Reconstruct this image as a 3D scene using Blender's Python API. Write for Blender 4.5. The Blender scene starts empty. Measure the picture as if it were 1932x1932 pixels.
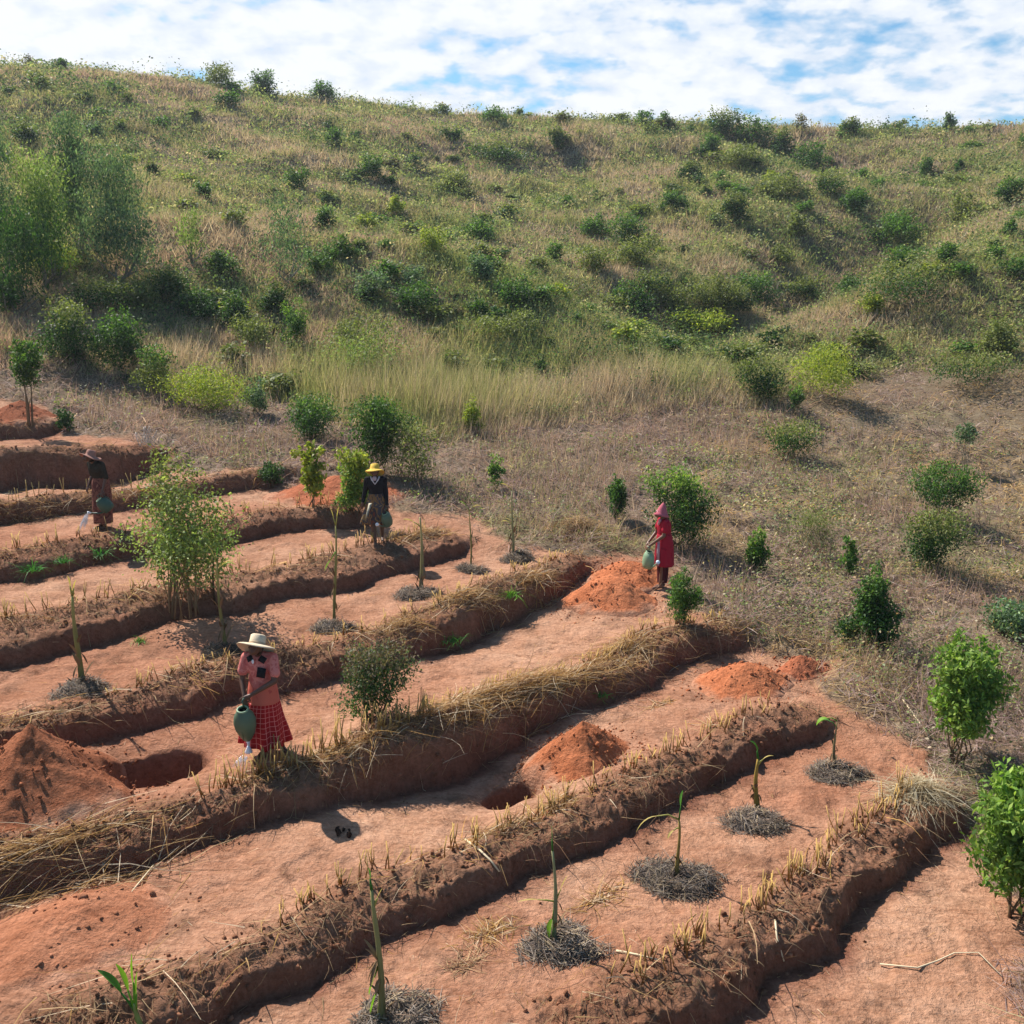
import bpy, math, random
import numpy as np
from mathutils import Vector, Matrix
R = math.radians
scene = bpy.context.scene
COL = scene.collection

# ------------------------------------------------------------------ camera
CAMZ, PITCH, FOV = 5.1, 12.0, 55.0
cam_data = bpy.data.cameras.new('camera')
cam = bpy.data.objects.new('camera', cam_data)
COL.objects.link(cam)
cam.location = (0, 0, CAMZ)
cam.rotation_euler = (R(90 - PITCH), 0, 0)
cam_data.sensor_width = 36
cam_data.angle = R(FOV)
cam_data.clip_start = 0.1
cam_data.clip_end = 3000
scene.camera = cam

# ------------------------------------------------------------------ sky, sun, exposure
SUN_EL, SUN_AZ = 48.0, -46.0          # azimuth from +Y, negative is to the left
world = bpy.data.worlds.new('World')
scene.world = world
world.use_nodes = True
wn, wl = world.node_tree.nodes, world.node_tree.links
wn.clear()
def N(nodes, t, **kw):
    n = nodes.new(t)
    for k, v in kw.items():
        if k in n.inputs: n.inputs[k].default_value = v
        else: setattr(n, k, v)
    return n
def mathn(nodes, links, op, a, b=None, c=None, clamp=False):
    n = nodes.new('ShaderNodeMath'); n.operation = op; n.use_clamp = clamp
    for i, v in enumerate((a, b, c)):
        if v is None: continue
        if isinstance(v, (int, float)): n.inputs[i].default_value = v
        else: links.new(v, n.inputs[i])
    return n.outputs[0]
sky = wn.new('ShaderNodeTexSky'); sky.sky_type = 'NISHITA'; sky.sun_disc = False
sky.sun_elevation = R(SUN_EL); sky.sun_rotation = R(SUN_AZ)
sky.air_density = 1.0; sky.dust_density = 0.6; sky.ozone_density = 2.0
geo = wn.new('ShaderNodeTexCoord')
sep = wn.new('ShaderNodeSeparateXYZ'); wl.new(geo.outputs['Generated'], sep.inputs[0])
zc = mathn(wn, wl, 'ADD', mathn(wn, wl, 'MAXIMUM', sep.outputs['Z'], 0.0), 0.26)
px = mathn(wn, wl, 'DIVIDE', sep.outputs['X'], zc)
py = mathn(wn, wl, 'DIVIDE', sep.outputs['Y'], zc)
comb = wn.new('ShaderNodeCombineXYZ'); wl.new(px, comb.inputs[0]); wl.new(py, comb.inputs[1])
n1 = N(wn, 'ShaderNodeTexNoise', Scale=12.0, Detail=4.0, Roughness=0.5, Distortion=0.1); wl.new(comb.outputs[0], n1.inputs['Vector'])
n2 = N(wn, 'ShaderNodeTexNoise', Scale=2.6, Detail=3.0, Roughness=0.5); wl.new(comb.outputs[0], n2.inputs['Vector'])
s = mathn(wn, wl, 'ADD', mathn(wn, wl, 'MULTIPLY', n1.outputs[0], 0.62), mathn(wn, wl, 'MULTIPLY', n2.outputs[0], 0.58))
s = mathn(wn, wl, 'ADD', s, mathn(wn, wl, 'MULTIPLY', sep.outputs['X'], -0.16))
back = mathn(wn, wl, 'SUBTRACT', 0.35, sep.outputs['Y'], clamp=True)
s = mathn(wn, wl, 'SUBTRACT', s, mathn(wn, wl, 'MULTIPLY', back, 0.35))
ramp = wn.new('ShaderNodeValToRGB'); wl.new(mathn(wn, wl, 'SUBTRACT', s, mathn(wn, wl, 'MULTIPLY', mathn(wn, wl, 'SUBTRACT', sep.outputs['Z'], 0.32, clamp=True), 0.60)), ramp.inputs[0])
ramp.color_ramp.elements[0].position = 0.425; ramp.color_ramp.elements[0].color = (0, 0, 0, 1)
ramp.color_ramp.elements[1].position = 0.56; ramp.color_ramp.elements[1].color = (1, 1, 1, 1)
n3 = N(wn, 'ShaderNodeTexNoise', Scale=13.0, Detail=5.0, Roughness=0.6); wl.new(comb.outputs[0], n3.inputs['Vector'])
cramp = wn.new('ShaderNodeValToRGB'); wl.new(mathn(wn, wl, 'MULTIPLY', mathn(wn, wl, 'ADD', s, mathn(wn, wl, 'MULTIPLY', n3.outputs[0], 0.5)), 1.0), cramp.inputs[0])
cramp.color_ramp.elements[0].position = 0.74; cramp.color_ramp.elements[0].color = (8.2, 9.1, 10.4, 1)
cramp.color_ramp.elements[1].position = 0.92; cramp.color_ramp.elements[1].color = (10.5, 10.8, 11.2, 1)
tint = wn.new('ShaderNodeMix'); tint.data_type = 'RGBA'; tint.blend_type = 'MULTIPLY'
tint.inputs[0].default_value = 1.0; wl.new(sky.outputs[0], tint.inputs[6]); tint.inputs[7].default_value = (0.95, 1.42, 1.55, 1)
mix = wn.new('ShaderNodeMix'); mix.data_type = 'RGBA'
wl.new(ramp.outputs[0], mix.inputs[0]); wl.new(tint.outputs[2], mix.inputs[6]); wl.new(cramp.outputs[0], mix.inputs[7])
bg = wn.new('ShaderNodeBackground'); bg.inputs['Strength'].default_value = 0.055
wl.new(mix.outputs[2], bg.inputs[0])
wo = wn.new('ShaderNodeOutputWorld'); wl.new(bg.outputs[0], wo.inputs[0])

sun_data = bpy.data.lights.new('sun', 'SUN'); sun_data.energy = 5.0; sun_data.angle = R(0.5); sun_data.color = (1.0, 0.95, 0.87)
sun = bpy.data.objects.new('sun', sun_data); COL.objects.link(sun)
sdir = Vector((math.sin(R(SUN_AZ)) * math.cos(R(SUN_EL)), math.cos(R(SUN_AZ)) * math.cos(R(SUN_EL)), math.sin(R(SUN_EL))))
sun.rotation_euler = sdir.to_track_quat('Z', 'Y').to_euler(); sun.location = sdir * 60
scene.view_settings.view_transform = 'Standard'; scene.view_settings.look = 'None'
scene.view_settings.exposure = 0.76; scene.view_settings.gamma = 1.0
scene.cycles.max_bounces = 5; scene.cycles.diffuse_bounces = 2; scene.cycles.glossy_bounces = 2
scene.cycles.transmission_bounces = 3; scene.cycles.transparent_max_bounces = 4

# ------------------------------------------------------------------ numeric noise
def _hash(ix, iy, seed):
    h = (ix.astype(np.int64) * 374761393 + iy.astype(np.int64) * 668265263 + seed * 1442695041) & 0xffffffff
    h = ((h ^ (h >> 13)) * 1274126177) & 0xffffffff
    h = h ^ (h >> 16)
    return (h & 0xffffff).astype(np.float32) / np.float32(0x1000000)
def vnoise(x, y, seed=0):
    x = np.asarray(x, dtype=np.float64); y = np.asarray(y, dtype=np.float64)
    ix = np.floor(x); iy = np.floor(y); fx = x - ix; fy = y - iy
    ix = ix.astype(np.int64); iy = iy.astype(np.int64)
    fx = fx * fx * fx * (fx * (fx * 6 - 15) + 10); fy = fy * fy * fy * (fy * (fy * 6 - 15) + 10)
    a = _hash(ix, iy, seed); b = _hash(ix + 1, iy, seed); c = _hash(ix, iy + 1, seed); d = _hash(ix + 1, iy + 1, seed)
    return (a * (1 - fx) + b * fx) * (1 - fy) + (c * (1 - fx) + d * fx) * fy
def fbm(x, y, scale, octaves=4, seed=0, rough=0.5):
    """about -1..1; the first octave has cells of 1/scale metres"""
    out = 0.0; amp = 1.0; tot = 0.0; s = scale
    for o in range(octaves):
        c, sn = math.cos(0.7 * o + seed), math.sin(0.7 * o + seed)
        out = out + amp * (vnoise((x * c - y * sn) * s, (x * sn + y * c) * s, seed + 17 * o) * 2 - 1)
        tot += amp; amp *= rough; s *= 2.03
    return out / tot * 1.5
def sstep(a, b, x):
    t = np.clip((x - a) / (b - a), 0, 1)
    return t * t * (3 - 2 * t)

# ------------------------------------------------------------------ pixel rays (1932 px wide measure of the photograph)
F = 966.0 / math.tan(R(FOV / 2))
CP, SP = math.cos(R(PITCH)), math.sin(R(PITCH))
def ray(u, v):
    a = (u - 966.0) / F; b = -(v - 966.0) / F
    return np.array([a, CP + b * SP, -SP + b * CP])
def proj(p):
    x, y, z = p[0], p[1], p[2] - CAMZ
    d = y * CP - z * SP; up = y * SP + z * CP
    return 966.0 + F * x / d, 966.0 - F * up / d

UPX, UPY = -0.57, 0.82
SKU = np.array([-3000, -800, 0, 100, 200, 400, 600, 700, 850, 1000, 1200, 1400, 1550, 1700, 1932, 2600, 5000], float)
SKV = np.array([100, 110, 128, 133, 141, 158, 188, 194, 214, 222, 234, 240, 248, 248, 240, 225, 200], float)
def z_plane(x, y):
    s = UPX * (x + 3) + UPY * (y - 10.6)
    s = np.where(s > 0, s, s * 0.75)
    return 0.145 * s
RH0, RH1 = 29.0, 100.0
def z_nat(x, y):
    x = np.asarray(x, float); y = np.asarray(y, float)
    r = np.hypot(x, y); az = np.arctan2(x, np.maximum(y, 1e-3))
    uu = 966 + F * np.tan(np.clip(az, -1.2, 1.2)) * CP
    sv = np.interp(uu, SKU, SKV)
    zs = CAMZ + RH1 * (-SP + (966 - sv) / F * CP) / np.sqrt((CP + (966 - sv) / F * SP) ** 2 + ((uu - 966) / F) ** 2)
    k = RH0 / np.maximum(r, 1e-6)
    z0 = z_plane(x * k, y * k)
    near = z_plane(x, y)
    t = np.clip((r - RH0) / (RH1 - RH0), 0, 1)
    prof = 0.10 * sstep(0, 0.25, t) * t + 0.90 * t + 0.10 * t * (1 - sstep(0, .25, t))
    hill = z0 + (zs - z0) * (t ** 1.04 * .95 + .05 * t)
    roll = fbm(x, y, 0.055, 3, 5) * 1.5 + fbm(x, y, 0.19, 2, 9) * 0.45
    # gullies and a spur on the right of the hill
    def line(ax, ay, bx, by, wd):
        dx, dy = bx - ax, by - ay; L2 = dx * dx + dy * dy
        q = np.clip(((x - ax) * dx + (y - ay) * dy) / L2, 0, 1)
        return np.exp(-(((x - ax - q * dx) ** 2 + (y - ay - q * dy) ** 2) / wd ** 2))
    roll = roll - 2.2 * line(9, 44, 25, 62, 4.0) - 2.2 * line(28, 80, 22, 95, 5) + 1.8 * line(20, 44, 36, 66, 5)
    env = sstep(0.02, 0.2, t) * (1 - sstep(0.86, 1.0, t))
    hill = hill + roll * env
    beyond = zs - (r - RH1) * 0.12
    z = np.where(r < RH0, near, np.where(r < RH1, hill, beyond))
    return z
def z_smooth(x, y): return z_nat(x, y)

# ------------------------------------------------------------------ the terrace walls: foot of the cut and crest of the bank above it
WALLS = {
 'A': dict(foot=[(1845,1545),(1824,1575),(1772,1628),(1693,1680),(1650,1715),(1625,1752),(1590,1795),(1540,1840),(1480,1880),(1400,1935),(1270,2010),(1080,2110)],
           crest=[(1830,1512),(1760,1505),(1663,1537),(1614,1575),(1565,1624),(1513,1657),(1453,1747),(1400,1770),(1325,1807),(1288,1837),(1169,1901),(1094,1932),(980,2010),(840,2090)], w=0.55),
 'B': dict(foot=[(1575,1400),(1545,1420),(1500,1440),(1445,1458),(1400,1478),(1344,1512),(1288,1542),(1244,1568),(1190,1602),(1128,1628),(1079,1650),(1019,1682),(951,1720),(884,1757),(831,1792),(756,1830),(700,1855),(644,1893),(560,1945),(440,2010),(280,2070),(60,2140)],
           crest=[(1520,1340),(1475,1327),(1430,1346),(1374,1384),(1329,1391),(1288,1425),(1188,1462),(1131,1492),(1068,1522),(1019,1556),(944,1586),(869,1612),(794,1631),(719,1654),(644,1686),(562,1740),(487,1766),(412,1796),(337,1822),(281,1860),(187,1879),(94,1912),(0,1935),(-150,1975),(-300,2020)], w=0.5),
 'C': dict(foot=[(1440,1228),(1400,1246),(1345,1265),(1288,1286),(1263,1300),(1229,1328),(1199,1350),(1154,1368),(1060,1395),(981,1420),(906,1456),(839,1490),(775,1516),(700,1540),(644,1562),(585,1588),(487,1620),(375,1648),(300,1662),(240,1680),(187,1702),(112,1725),(0,1755),(-200,1810)],
           crest=[(1380,1195),(1250,1185),(1215,1222),(1169,1254),(1094,1279),(1019,1294),(944,1305),(869,1320),(824,1342),(756,1369),(681,1395),(644,1421),(562,1451),(506,1477),(450,1492),(394,1519),(337,1530),(262,1545),(187,1566),(75,1590),(0,1601),(-150,1640)], w=0.45),
 'D': dict(foot=[(1132,1085),(1105,1103),(1060,1130),(1014,1165),(957,1193),(903,1225),(861,1243),(794,1273),(741,1292),(644,1322),(544,1345),(450,1368),(412,1382),(337,1400),(244,1432),(176,1448),(90,1460),(0,1468),(-200,1500)],
           crest=[(1120,1050),(1077,1067),(1027,1071),(960,1081),(910,1104),(860,1127),(810,1147),(760,1177),(694,1197),(644,1214),(590,1235),(450,1250),(394,1256),(337,1275),(262,1297),(187,1316),(142,1339),(94,1354),(37,1369),(0,1387),(-150,1430)], w=0.5),
 'E': dict(foot=[(895,1040),(874,1055),(844,1068),(777,1090),(724,1102),(694,1118),(623,1139),(567,1155),(520,1175),(443,1200),(400,1205),(333,1218),(277,1235),(225,1250),(131,1276),(56,1295),(0,1300),(-200,1330)],
           crest=[(861,1014),(811,1021),(761,1018),(711,1034),(644,1051),(583,1064),(533,1071),(483,1074),(433,1088),(367,1101),(300,1108),(250,1128),(200,1138),(133,1145),(67,1161),(0,1178),(-150,1205)], w=0.85),
 'F': dict(foot=[(715,985),(690,998),(644,1006),(567,1016),(517,1026),(467,1040),(417,1056),(350,1068),(283,1080),(233,1087),(150,1100),(100,1117),(33,1132),(0,1137),(-200,1165)],
           crest=[(680,945),(644,954),(583,961),(533,961),(483,966),(450,983),(400,992),(340,1002),(233,1006),(183,1024),(117,1031),(67,1038),(0,1048),(-150,1065)], w=0.6),
 'G': dict(foot=[(560,910),(547,918),(500,942),(450,953),(400,962),(300,975),(233,988),(173,998),(133,1004),(67,1012),(0,1016),(-200,1035)],
           crest=[(545,880),(520,885),(483,891),(450,898),(400,904),(300,920),(233,930),(173,934),(133,938),(67,944),(0,954),(-150,965)], w=0.45),
 'H': dict(foot=[(330,870),(313,880),(283,896),(233,912),(173,918),(67,922),(0,932),(-200,950)],
           crest=[(310,850),(283,842),(200,842),(133,836),(67,838),(0,848),(-150,855)], w=0.5),
 'I': dict(foot=[(118,812),(100,826),(67,832),(0,837),(-200,850)],
           crest=[(105,802),(90,803),(50,801),(0,803),(-150,806)], w=0.4),
}
def plane_hit(u, v, off):
    d = ray(u, v); t = 10.0
    for _ in range(12):
        p = np.array([0, 0, CAMZ]) + d * t
        z = float(z_plane(p[0], p[1])) + off
        t = t + (p[2] - z) / (-d[2] + 0.145 * UPY * d[1] + 0.145 * UPX * d[0])
    return np.array([0, 0, CAMZ]) + d * t
def chaikin(P):
    Q = [P[0]]
    for a, b in zip(P[:-1], P[1:]):
        Q += [a * .75 + b * .25, a * .25 + b * .75]
    return np.array(Q + [P[-1]])
for key, W in WALLS.items():
    foot = [(u, v - (v - 700) * .027) for u, v in W['foot'][::-1]]; W['w'] -= .07; cr = sorted(W['crest'])
    cu = np.array([c[0] for c in cr], float); cv = np.array([c[1] for c in cr], float)
    pts = []; Hs = []
    H = [0.6] * len(foot)
    for it in range(3):
        P = [plane_hit(u, v, -0.58 * h) for (u, v), h in zip(foot, H)]
        newH = []
        for i, p in enumerate(P):
            a = P[max(0, i - 2)]; b = P[min(len(P) - 1, i + 2)]
            t = (b - a)[:2]; t = t / np.linalg.norm(t); n = np.array([-t[1], t[0]])
            lo, hi = 0.15, 1.0
            for _ in range(18):
                h = .5 * (lo + hi)
                c = p[:2] + n * W['w']
                q = (c[0], c[1], float(z_plane(c[0], c[1])) + 0.37 * h)
                uu, vv = proj(q)
                if vv > np.interp(uu, cu, cv): lo = h
                else: hi = h
            newH.append(min(max(h, 0.3), 0.85))
        H = list(np.convolve(np.pad(newH, 1, mode='edge'), [.25, .5, .25], mode='valid'))
    P = np.array([np.append(p[:2], h) for p, h in zip(P, H)])
    P = chaikin(P)
    W['P'] = P                                  # x, y, H
    seg = np.linalg.norm(np.diff(P[:, :2], axis=0), axis=1)
    W['S'] = np.concatenate([[0], np.cumsum(seg)])
    W['bb'] = (P[:, 0].min() - 3, P[:, 0].max() + 3, P[:, 1].min() - 3, P[:, 1].max() + 3)
NEARWALL = 2.6
def wall_dist(W, x, y):
    """signed distance to the wall's foot (positive uphill), H there, and the arc length"""
    P = W['P']; best = np.full(x.shape, 1e9); sg = np.zeros(x.shape); Hh = np.zeros(x.shape); ss = np.zeros(x.shape); ov = np.zeros(x.shape)
    n = len(P) - 1
    for i in range(n):
        ax, ay, bx, by = P[i, 0], P[i, 1], P[i + 1, 0], P[i + 1, 1]
        dx, dy = bx - ax, by - ay; L2 = dx * dx + dy * dy
        tr = ((x - ax) * dx + (y - ay) * dy) / L2
        t = np.clip(tr, 0, 1)
        ex = x - ax - t * dx; ey = y - ay - t * dy
        d2 = ex * ex + ey * ey
        m = d2 < best
        best = np.where(m, d2, best)
        sg = np.where(m, np.sign(dx * (y - ay) - dy * (x - ax)), sg)
        Hh = np.where(m, P[i, 2] + (P[i + 1, 2] - P[i, 2]) * t, Hh)
        ss = np.where(m, W['S'][i] + t * math.sqrt(L2), ss)
        o = 0.0
        if i == 0: o = np.maximum(0, -tr) * math.sqrt(L2)
        if i == n - 1: o = np.maximum(0, tr - 1) * math.sqrt(L2)
        ov = np.where(m, o, ov)
    return np.sqrt(best) * sg, Hh, ss, ov
def wall_profile(W, x, y, seed):
    d, H, s, ov = wall_dist(W, x, y)
    L = W['S'][-1]
    amp = sstep(0, 0.7, L - s + 0.12) * np.exp(-(ov / 0.3) ** 2)
    amp = np.maximum(amp, 0)
    w = W['w']
    dn = d + fbm(x, y, 1.5, 3, seed) * 0.10 + fbm(x, y, 9, 2, seed + 3) * 0.015
    a = 0.58 * H; b = 0.37 * H
    wh = (0.74 if w < .8 else .62) * H + fbm(x, y, 2.2, 2, seed + 5) * 0.07
    low = -a * np.clip(1 + dn / 2.3, 0, 1) ** 1.3
    face = -a + wh * np.clip(dn / 0.09, 0, 1) ** .8
    tt = np.clip((dn - 0.09) / (w - 0.09), 0, 1)
    slump = fbm(x, y, 1.7, 2, seed + 9) * .35
    tt = np.clip(tt + slump * tt * (1 - tt) * 2, 0, 1)
    slope = (-a + wh) + (b + a - wh) * (.55 * tt + .45 * np.sin(tt * 1.5708))
    top = b * np.exp(-np.maximum(dn - w, 0) / 0.7)
    prof = np.where(dn < 0, low, np.where(dn < 0.09, face, np.where(dn < w, slope, top)))
    bank = amp * sstep(0.02, 0.14, dn) * (1 - sstep(w + 0.05, w + 0.35, dn + fbm(x, y, 2.5, 2, seed + 8) * .12))
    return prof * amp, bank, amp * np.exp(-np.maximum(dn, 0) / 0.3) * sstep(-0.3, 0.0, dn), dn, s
HOLES = [(294, 1470, 0.60, 0.36, 0.55, 0.30), (960, 1494, 0.36, 0.26, 0.42, 0.30)]   # u, v, rx, ry, depth, rim
SOIL_POLY = [(2050,2300),(1990,1760),(1880,1640),(1850,1500),(1790,1470),(1700,1395),(1590,1320),(1560,1245),(1500,1232),(1430,1215),(1350,1200),(1275,1165),(1245,1055),(1120,1045),(1000,1040),(900,1000),(860,965),(770,960),(750,915),(640,895),(520,905),(480,900),(400,890),(330,862),(300,838),(150,815),(110,790),(90,768),(0,750),(-400,740),(-700,900),(-700,2300)]
SOIL_XY = np.array([plane_hit(u, min(v, 2200), 0)[:2] for u, v in SOIL_POLY])
def poly_sd(P, x, y):
    best = np.full(x.shape, 1e9); ins = np.zeros(x.shape, bool)
    for i in range(len(P)):
        ax, ay = P[i]; bx, by = P[(i + 1) % len(P)]
        dx, dy = bx - ax, by - ay
        t = np.clip(((x - ax) * dx + (y - ay) * dy) / (dx * dx + dy * dy + 1e-12), 0, 1)
        best = np.minimum(best, (x - ax - t * dx) ** 2 + (y - ay - t * dy) ** 2)
        c = ((ay > y) != (by > y)) & (x < (bx - ax) * (y - ay) / (by - ay + 1e-12) + ax)
        ins ^= c
    return np.where(ins, 1, -1) * np.sqrt(best)
for i, h in enumerate(HOLES):
    p = plane_hit(h[0], h[1], -0.27); HOLES[i] = (p[0], p[1]) + h[2:]
def terrain(x, y, full=False, fine=True):
    x = np.asarray(x, float).ravel(); y = np.asarray(y, float).ravel()
    z = z_nat(x, y)
    bank = np.zeros(x.shape); face = np.zeros(x.shape); hole = np.zeros(x.shape)
    for k, (key, W) in enumerate(WALLS.items()):
        b = W['bb']
        m = (x > b[0]) & (x < b[1]) & (y > b[2]) & (y < b[3])
        if not m.any(): continue
        pr, bk, fc, dn, s = wall_profile(W, x[m], y[m], 31 + 7 * k)
        z[m] += pr; bank[m] = np.maximum(bank[m], bk); face[m] = np.maximum(face[m], fc)
    c, s = 0.82, 0.57
    for hx, hy, rx, ry, dep, rim in HOLES:
        u = (x - hx) * c + (y - hy) * s; v = -(x - hx) * s + (y - hy) * c
        q = np.hypot(u / rx, v / ry)
        m = q < 2.5
        q = q + fbm(x, y, 3.0, 2, 3) * .12 * m
        z -= dep * (1 - sstep(0.72, 1.05, q)) + 0.09 * np.exp(-((q - .8) / .6) ** 2) * (q > 0.8)
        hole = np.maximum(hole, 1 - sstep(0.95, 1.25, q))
    r = np.hypot(x, y)
    near = r < 34
    sd = np.full(x.shape, -50.0)
    sd[near] = poly_sd(SOIL_XY, x[near], y[near])
    if fine:
        xn, yn = x[near], y[near]
        bk = bank[near]; ins = sstep(-0.3, 0.3, sd[near])
        rough = fbm(xn, yn, 7.0, 4, 71, .6)
        lump = np.abs(fbm(xn, yn, 5.0, 3, 91, .6))
        und = fbm(xn, yn, 0.9, 3, 12) * 0.03 + fbm(xn, yn, 4.0, 3, 14) * 0.014 + fbm(xn * .6 + yn * .8, yn * .6 - xn * .8, 13, 3, 15) * 0.005 - sstep(.35, .75, fbm(xn, yn, 3.2, 2, 16)) * .022
        z[near] += und + bk * (rough * 0.032 + lump * 0.04 + fbm(xn, yn, 22, 2, 73) * .01) + (1 - ins) * (fbm(xn, yn, 1.3, 4, 22, .6) * .10)
    if full: return z, bank, face, sd, hole
    return z
def hgt(x, y): return float(terrain(np.array([x]), np.array([y]))[0])
def ground_at(u, v):
    """the point of the ground seen at that place of the photograph"""
    d = ray(u, v); t = np.concatenate([np.arange(5, 34, 0.03), np.arange(34, 130, 0.2)])
    X = d[0] * t; Y = d[1] * t; Z = CAMZ + d[2] * t
    g = terrain(X, Y, fine=False)
    i = np.argmax(Z < g)
    if not (Z < g).any(): i = len(t) - 1
    return Vector((X[i], Y[i], float(terrain(X[i:i + 1], Y[i:i + 1])[0])))
def px_per_m(p): return F / (p[1] * CP - (p[2] - CAMZ) * SP)

# ------------------------------------------------------------------ mesh helpers
def new_mesh(name, verts, faces, mat, parent=None, col=None, smooth=False, k=None):
    """faces: int array (n, k) or a list of such arrays"""
    me = bpy.data.meshes.new(name)
    verts = np.asarray(verts, np.float32)
    if not isinstance(faces, list): faces = [faces]
    faces = [np.asarray(f, np.int32) for f in faces if len(f)]
    me.vertices.add(len(verts)); me.vertices.foreach_set('co', verts.ravel())
    nl = sum(f.size for f in faces); nf = sum(len(f) for f in faces)
    me.loops.add(nl); me.loops.foreach_set('vertex_index', np.concatenate([f.ravel() for f in faces]))
    me.polygons.add(nf)
    starts = []; o = 0
    for f in faces:
        starts.append(np.arange(len(f)) * f.shape[1] + o); o += f.size
    me.polygons.foreach_set('loop_start', np.concatenate(starts).astype(np.int32))
    if smooth: me.polygons.foreach_set('use_smooth', np.ones(nf, bool))
    if col is not None:
        col = np.asarray(col, np.float32)
        if col.shape[1] == 3: col = np.hstack([col, np.ones((len(col), 1), np.float32)])
        a = me.color_attributes.new('col', 'FLOAT_COLOR', 'POINT'); a.data.foreach_set('color', col.ravel())
    me.update(calc_edges=True); me.validate()
    for m in (mat if isinstance(mat, list) else [mat]): me.materials.append(m)
    ob = bpy.data.objects.new(name, me); COL.objects.link(ob)
    if parent is not None: ob.parent = parent
    return ob
def tag(o, label=None, cat=None, group=None, kind=None):
    if label: o['label'] = label
    if cat: o['category'] = cat
    if group: o['group'] = group
    if kind: o['kind'] = kind
    return o
def empty(name, loc, rz=0.0):
    o = bpy.data.objects.new(name, None); COL.objects.link(o)
    o.location = loc; o.rotation_euler = (0, 0, rz); o.empty_display_size = 0.1
    return o
class Parts:
    """collects pieces of geometry that become ONE mesh"""
    def __init__(s): s.v = []; s.f3 = []; s.f4 = []; s.c = []; s.n = 0
    def add(s, v, f, c=None):
        v = np.asarray(v, float); f = np.asarray(f, np.int64)
        (s.f3 if f.shape[1] == 3 else s.f4).append(f + s.n)
        s.v.append(v); s.n += len(v)
        if c is None: c = (.5, .5, .5)
        c = np.asarray(c, float)
        s.c.append(np.tile(c, (len(v), 1)) if c.ndim == 1 else c)
    def build(s, name, mat, parent=None, smooth=False):
        fs = []
        if s.f3: fs.append(np.concatenate(s.f3))
        if s.f4: fs.append(np.concatenate(s.f4))
        return new_mesh(name, np.concatenate(s.v), fs, mat, parent, np.concatenate(s.c), smooth)
def tube(parts, pts, radii, n=6, c=None, cap=True):
    pts = [np.asarray(p, float) for p in pts]; V = []; m = len(pts)
    if not hasattr(radii, '__len__'): radii = [radii] * m
    for i in range(m):
        t = pts[min(i + 1, m - 1)] - pts[max(i - 1, 0)]; t = t / (np.linalg.norm(t) + 1e-9)
        a = np.cross(t, [0, 0, 1.0]) if abs(t[2]) < .95 else np.cross(t, [1.0, 0, 0])
        a /= np.linalg.norm(a); b = np.cross(t, a)
        for j in range(n):
            th = 2 * math.pi * j / n
            V.append(pts[i] + radii[i] * (a * math.cos(th) + b * math.sin(th)))
    Fq = [(i * n + j, i * n + (j + 1) % n, (i + 1) * n + (j + 1) % n, (i + 1) * n + j) for i in range(m - 1) for j in range(n)]
    if cap:
        V += [pts[0], pts[-1]]
        k = m * n
        F3 = [(j, k, (j + 1) % n) for j in range(n)] + [((m - 1) * n + j, (m - 1) * n + (j + 1) % n, k + 1) for j in range(n)]
        base = parts.n
        parts.add(V, Fq, c); parts.f3.append(np.array(F3) + base)
    else: parts.add(V, Fq, c)
def strips(rng, base, direc, length, width, segs=2, droop=0.3, conform=None, lift=0.02, taper=True):
    """curved blades: arrays of base points (n,3), unit directions (n,3), lengths (n), widths (n) -> verts, quads"""
    n = len(base); V = np.zeros((n, (segs + 1) * 2, 3))
    side = np.cross(direc, np.array([0, 0, 1.0]) + rng.normal(0, .35, (n, 3))); side /= np.linalg.norm(side, axis=1)[:, None] + 1e-9
    bend = rng.normal(0, 1, (n, 3)) * .35
    for i in range(segs + 1):
        t = i / segs
        c = base + direc * (length * t)[:, None] + bend * (length * t * t * .5)[:, None]
        c[:, 2] -= droop * length * t * t * .5
        if conform is not None:
            g = conform(c[:, 0], c[:, 1]); c[:, 2] = np.maximum(c[:, 2], g + lift * .3)
        w = width * ((1 - .75 * t) if taper else 1.0)
        V[:, 2 * i] = c - side * w[:, None] * .5; V[:, 2 * i + 1] = c + side * w[:, None] * .5
    idx = (np.arange(n) * (segs + 1) * 2)[:, None]
    f = np.concatenate([idx + np.array([2 * i, 2 * i + 1, 2 * i + 3, 2 * i + 2])[None] for i in range(segs)])
    return V.reshape(-1, 3), f
def tris(rng, base, direc, length, width):
    n = len(base)
    side = np.cross(direc, rng.normal(0, 1, (n, 3))); side /= np.linalg.norm(side, axis=1)[:, None] + 1e-9
    V = np.stack([base - side * width[:, None] * .5, base + side * width[:, None] * .5, base + direc * length[:, None]], 1)
    return V.reshape(-1, 3), np.arange(n * 3).reshape(-1, 3)

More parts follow.
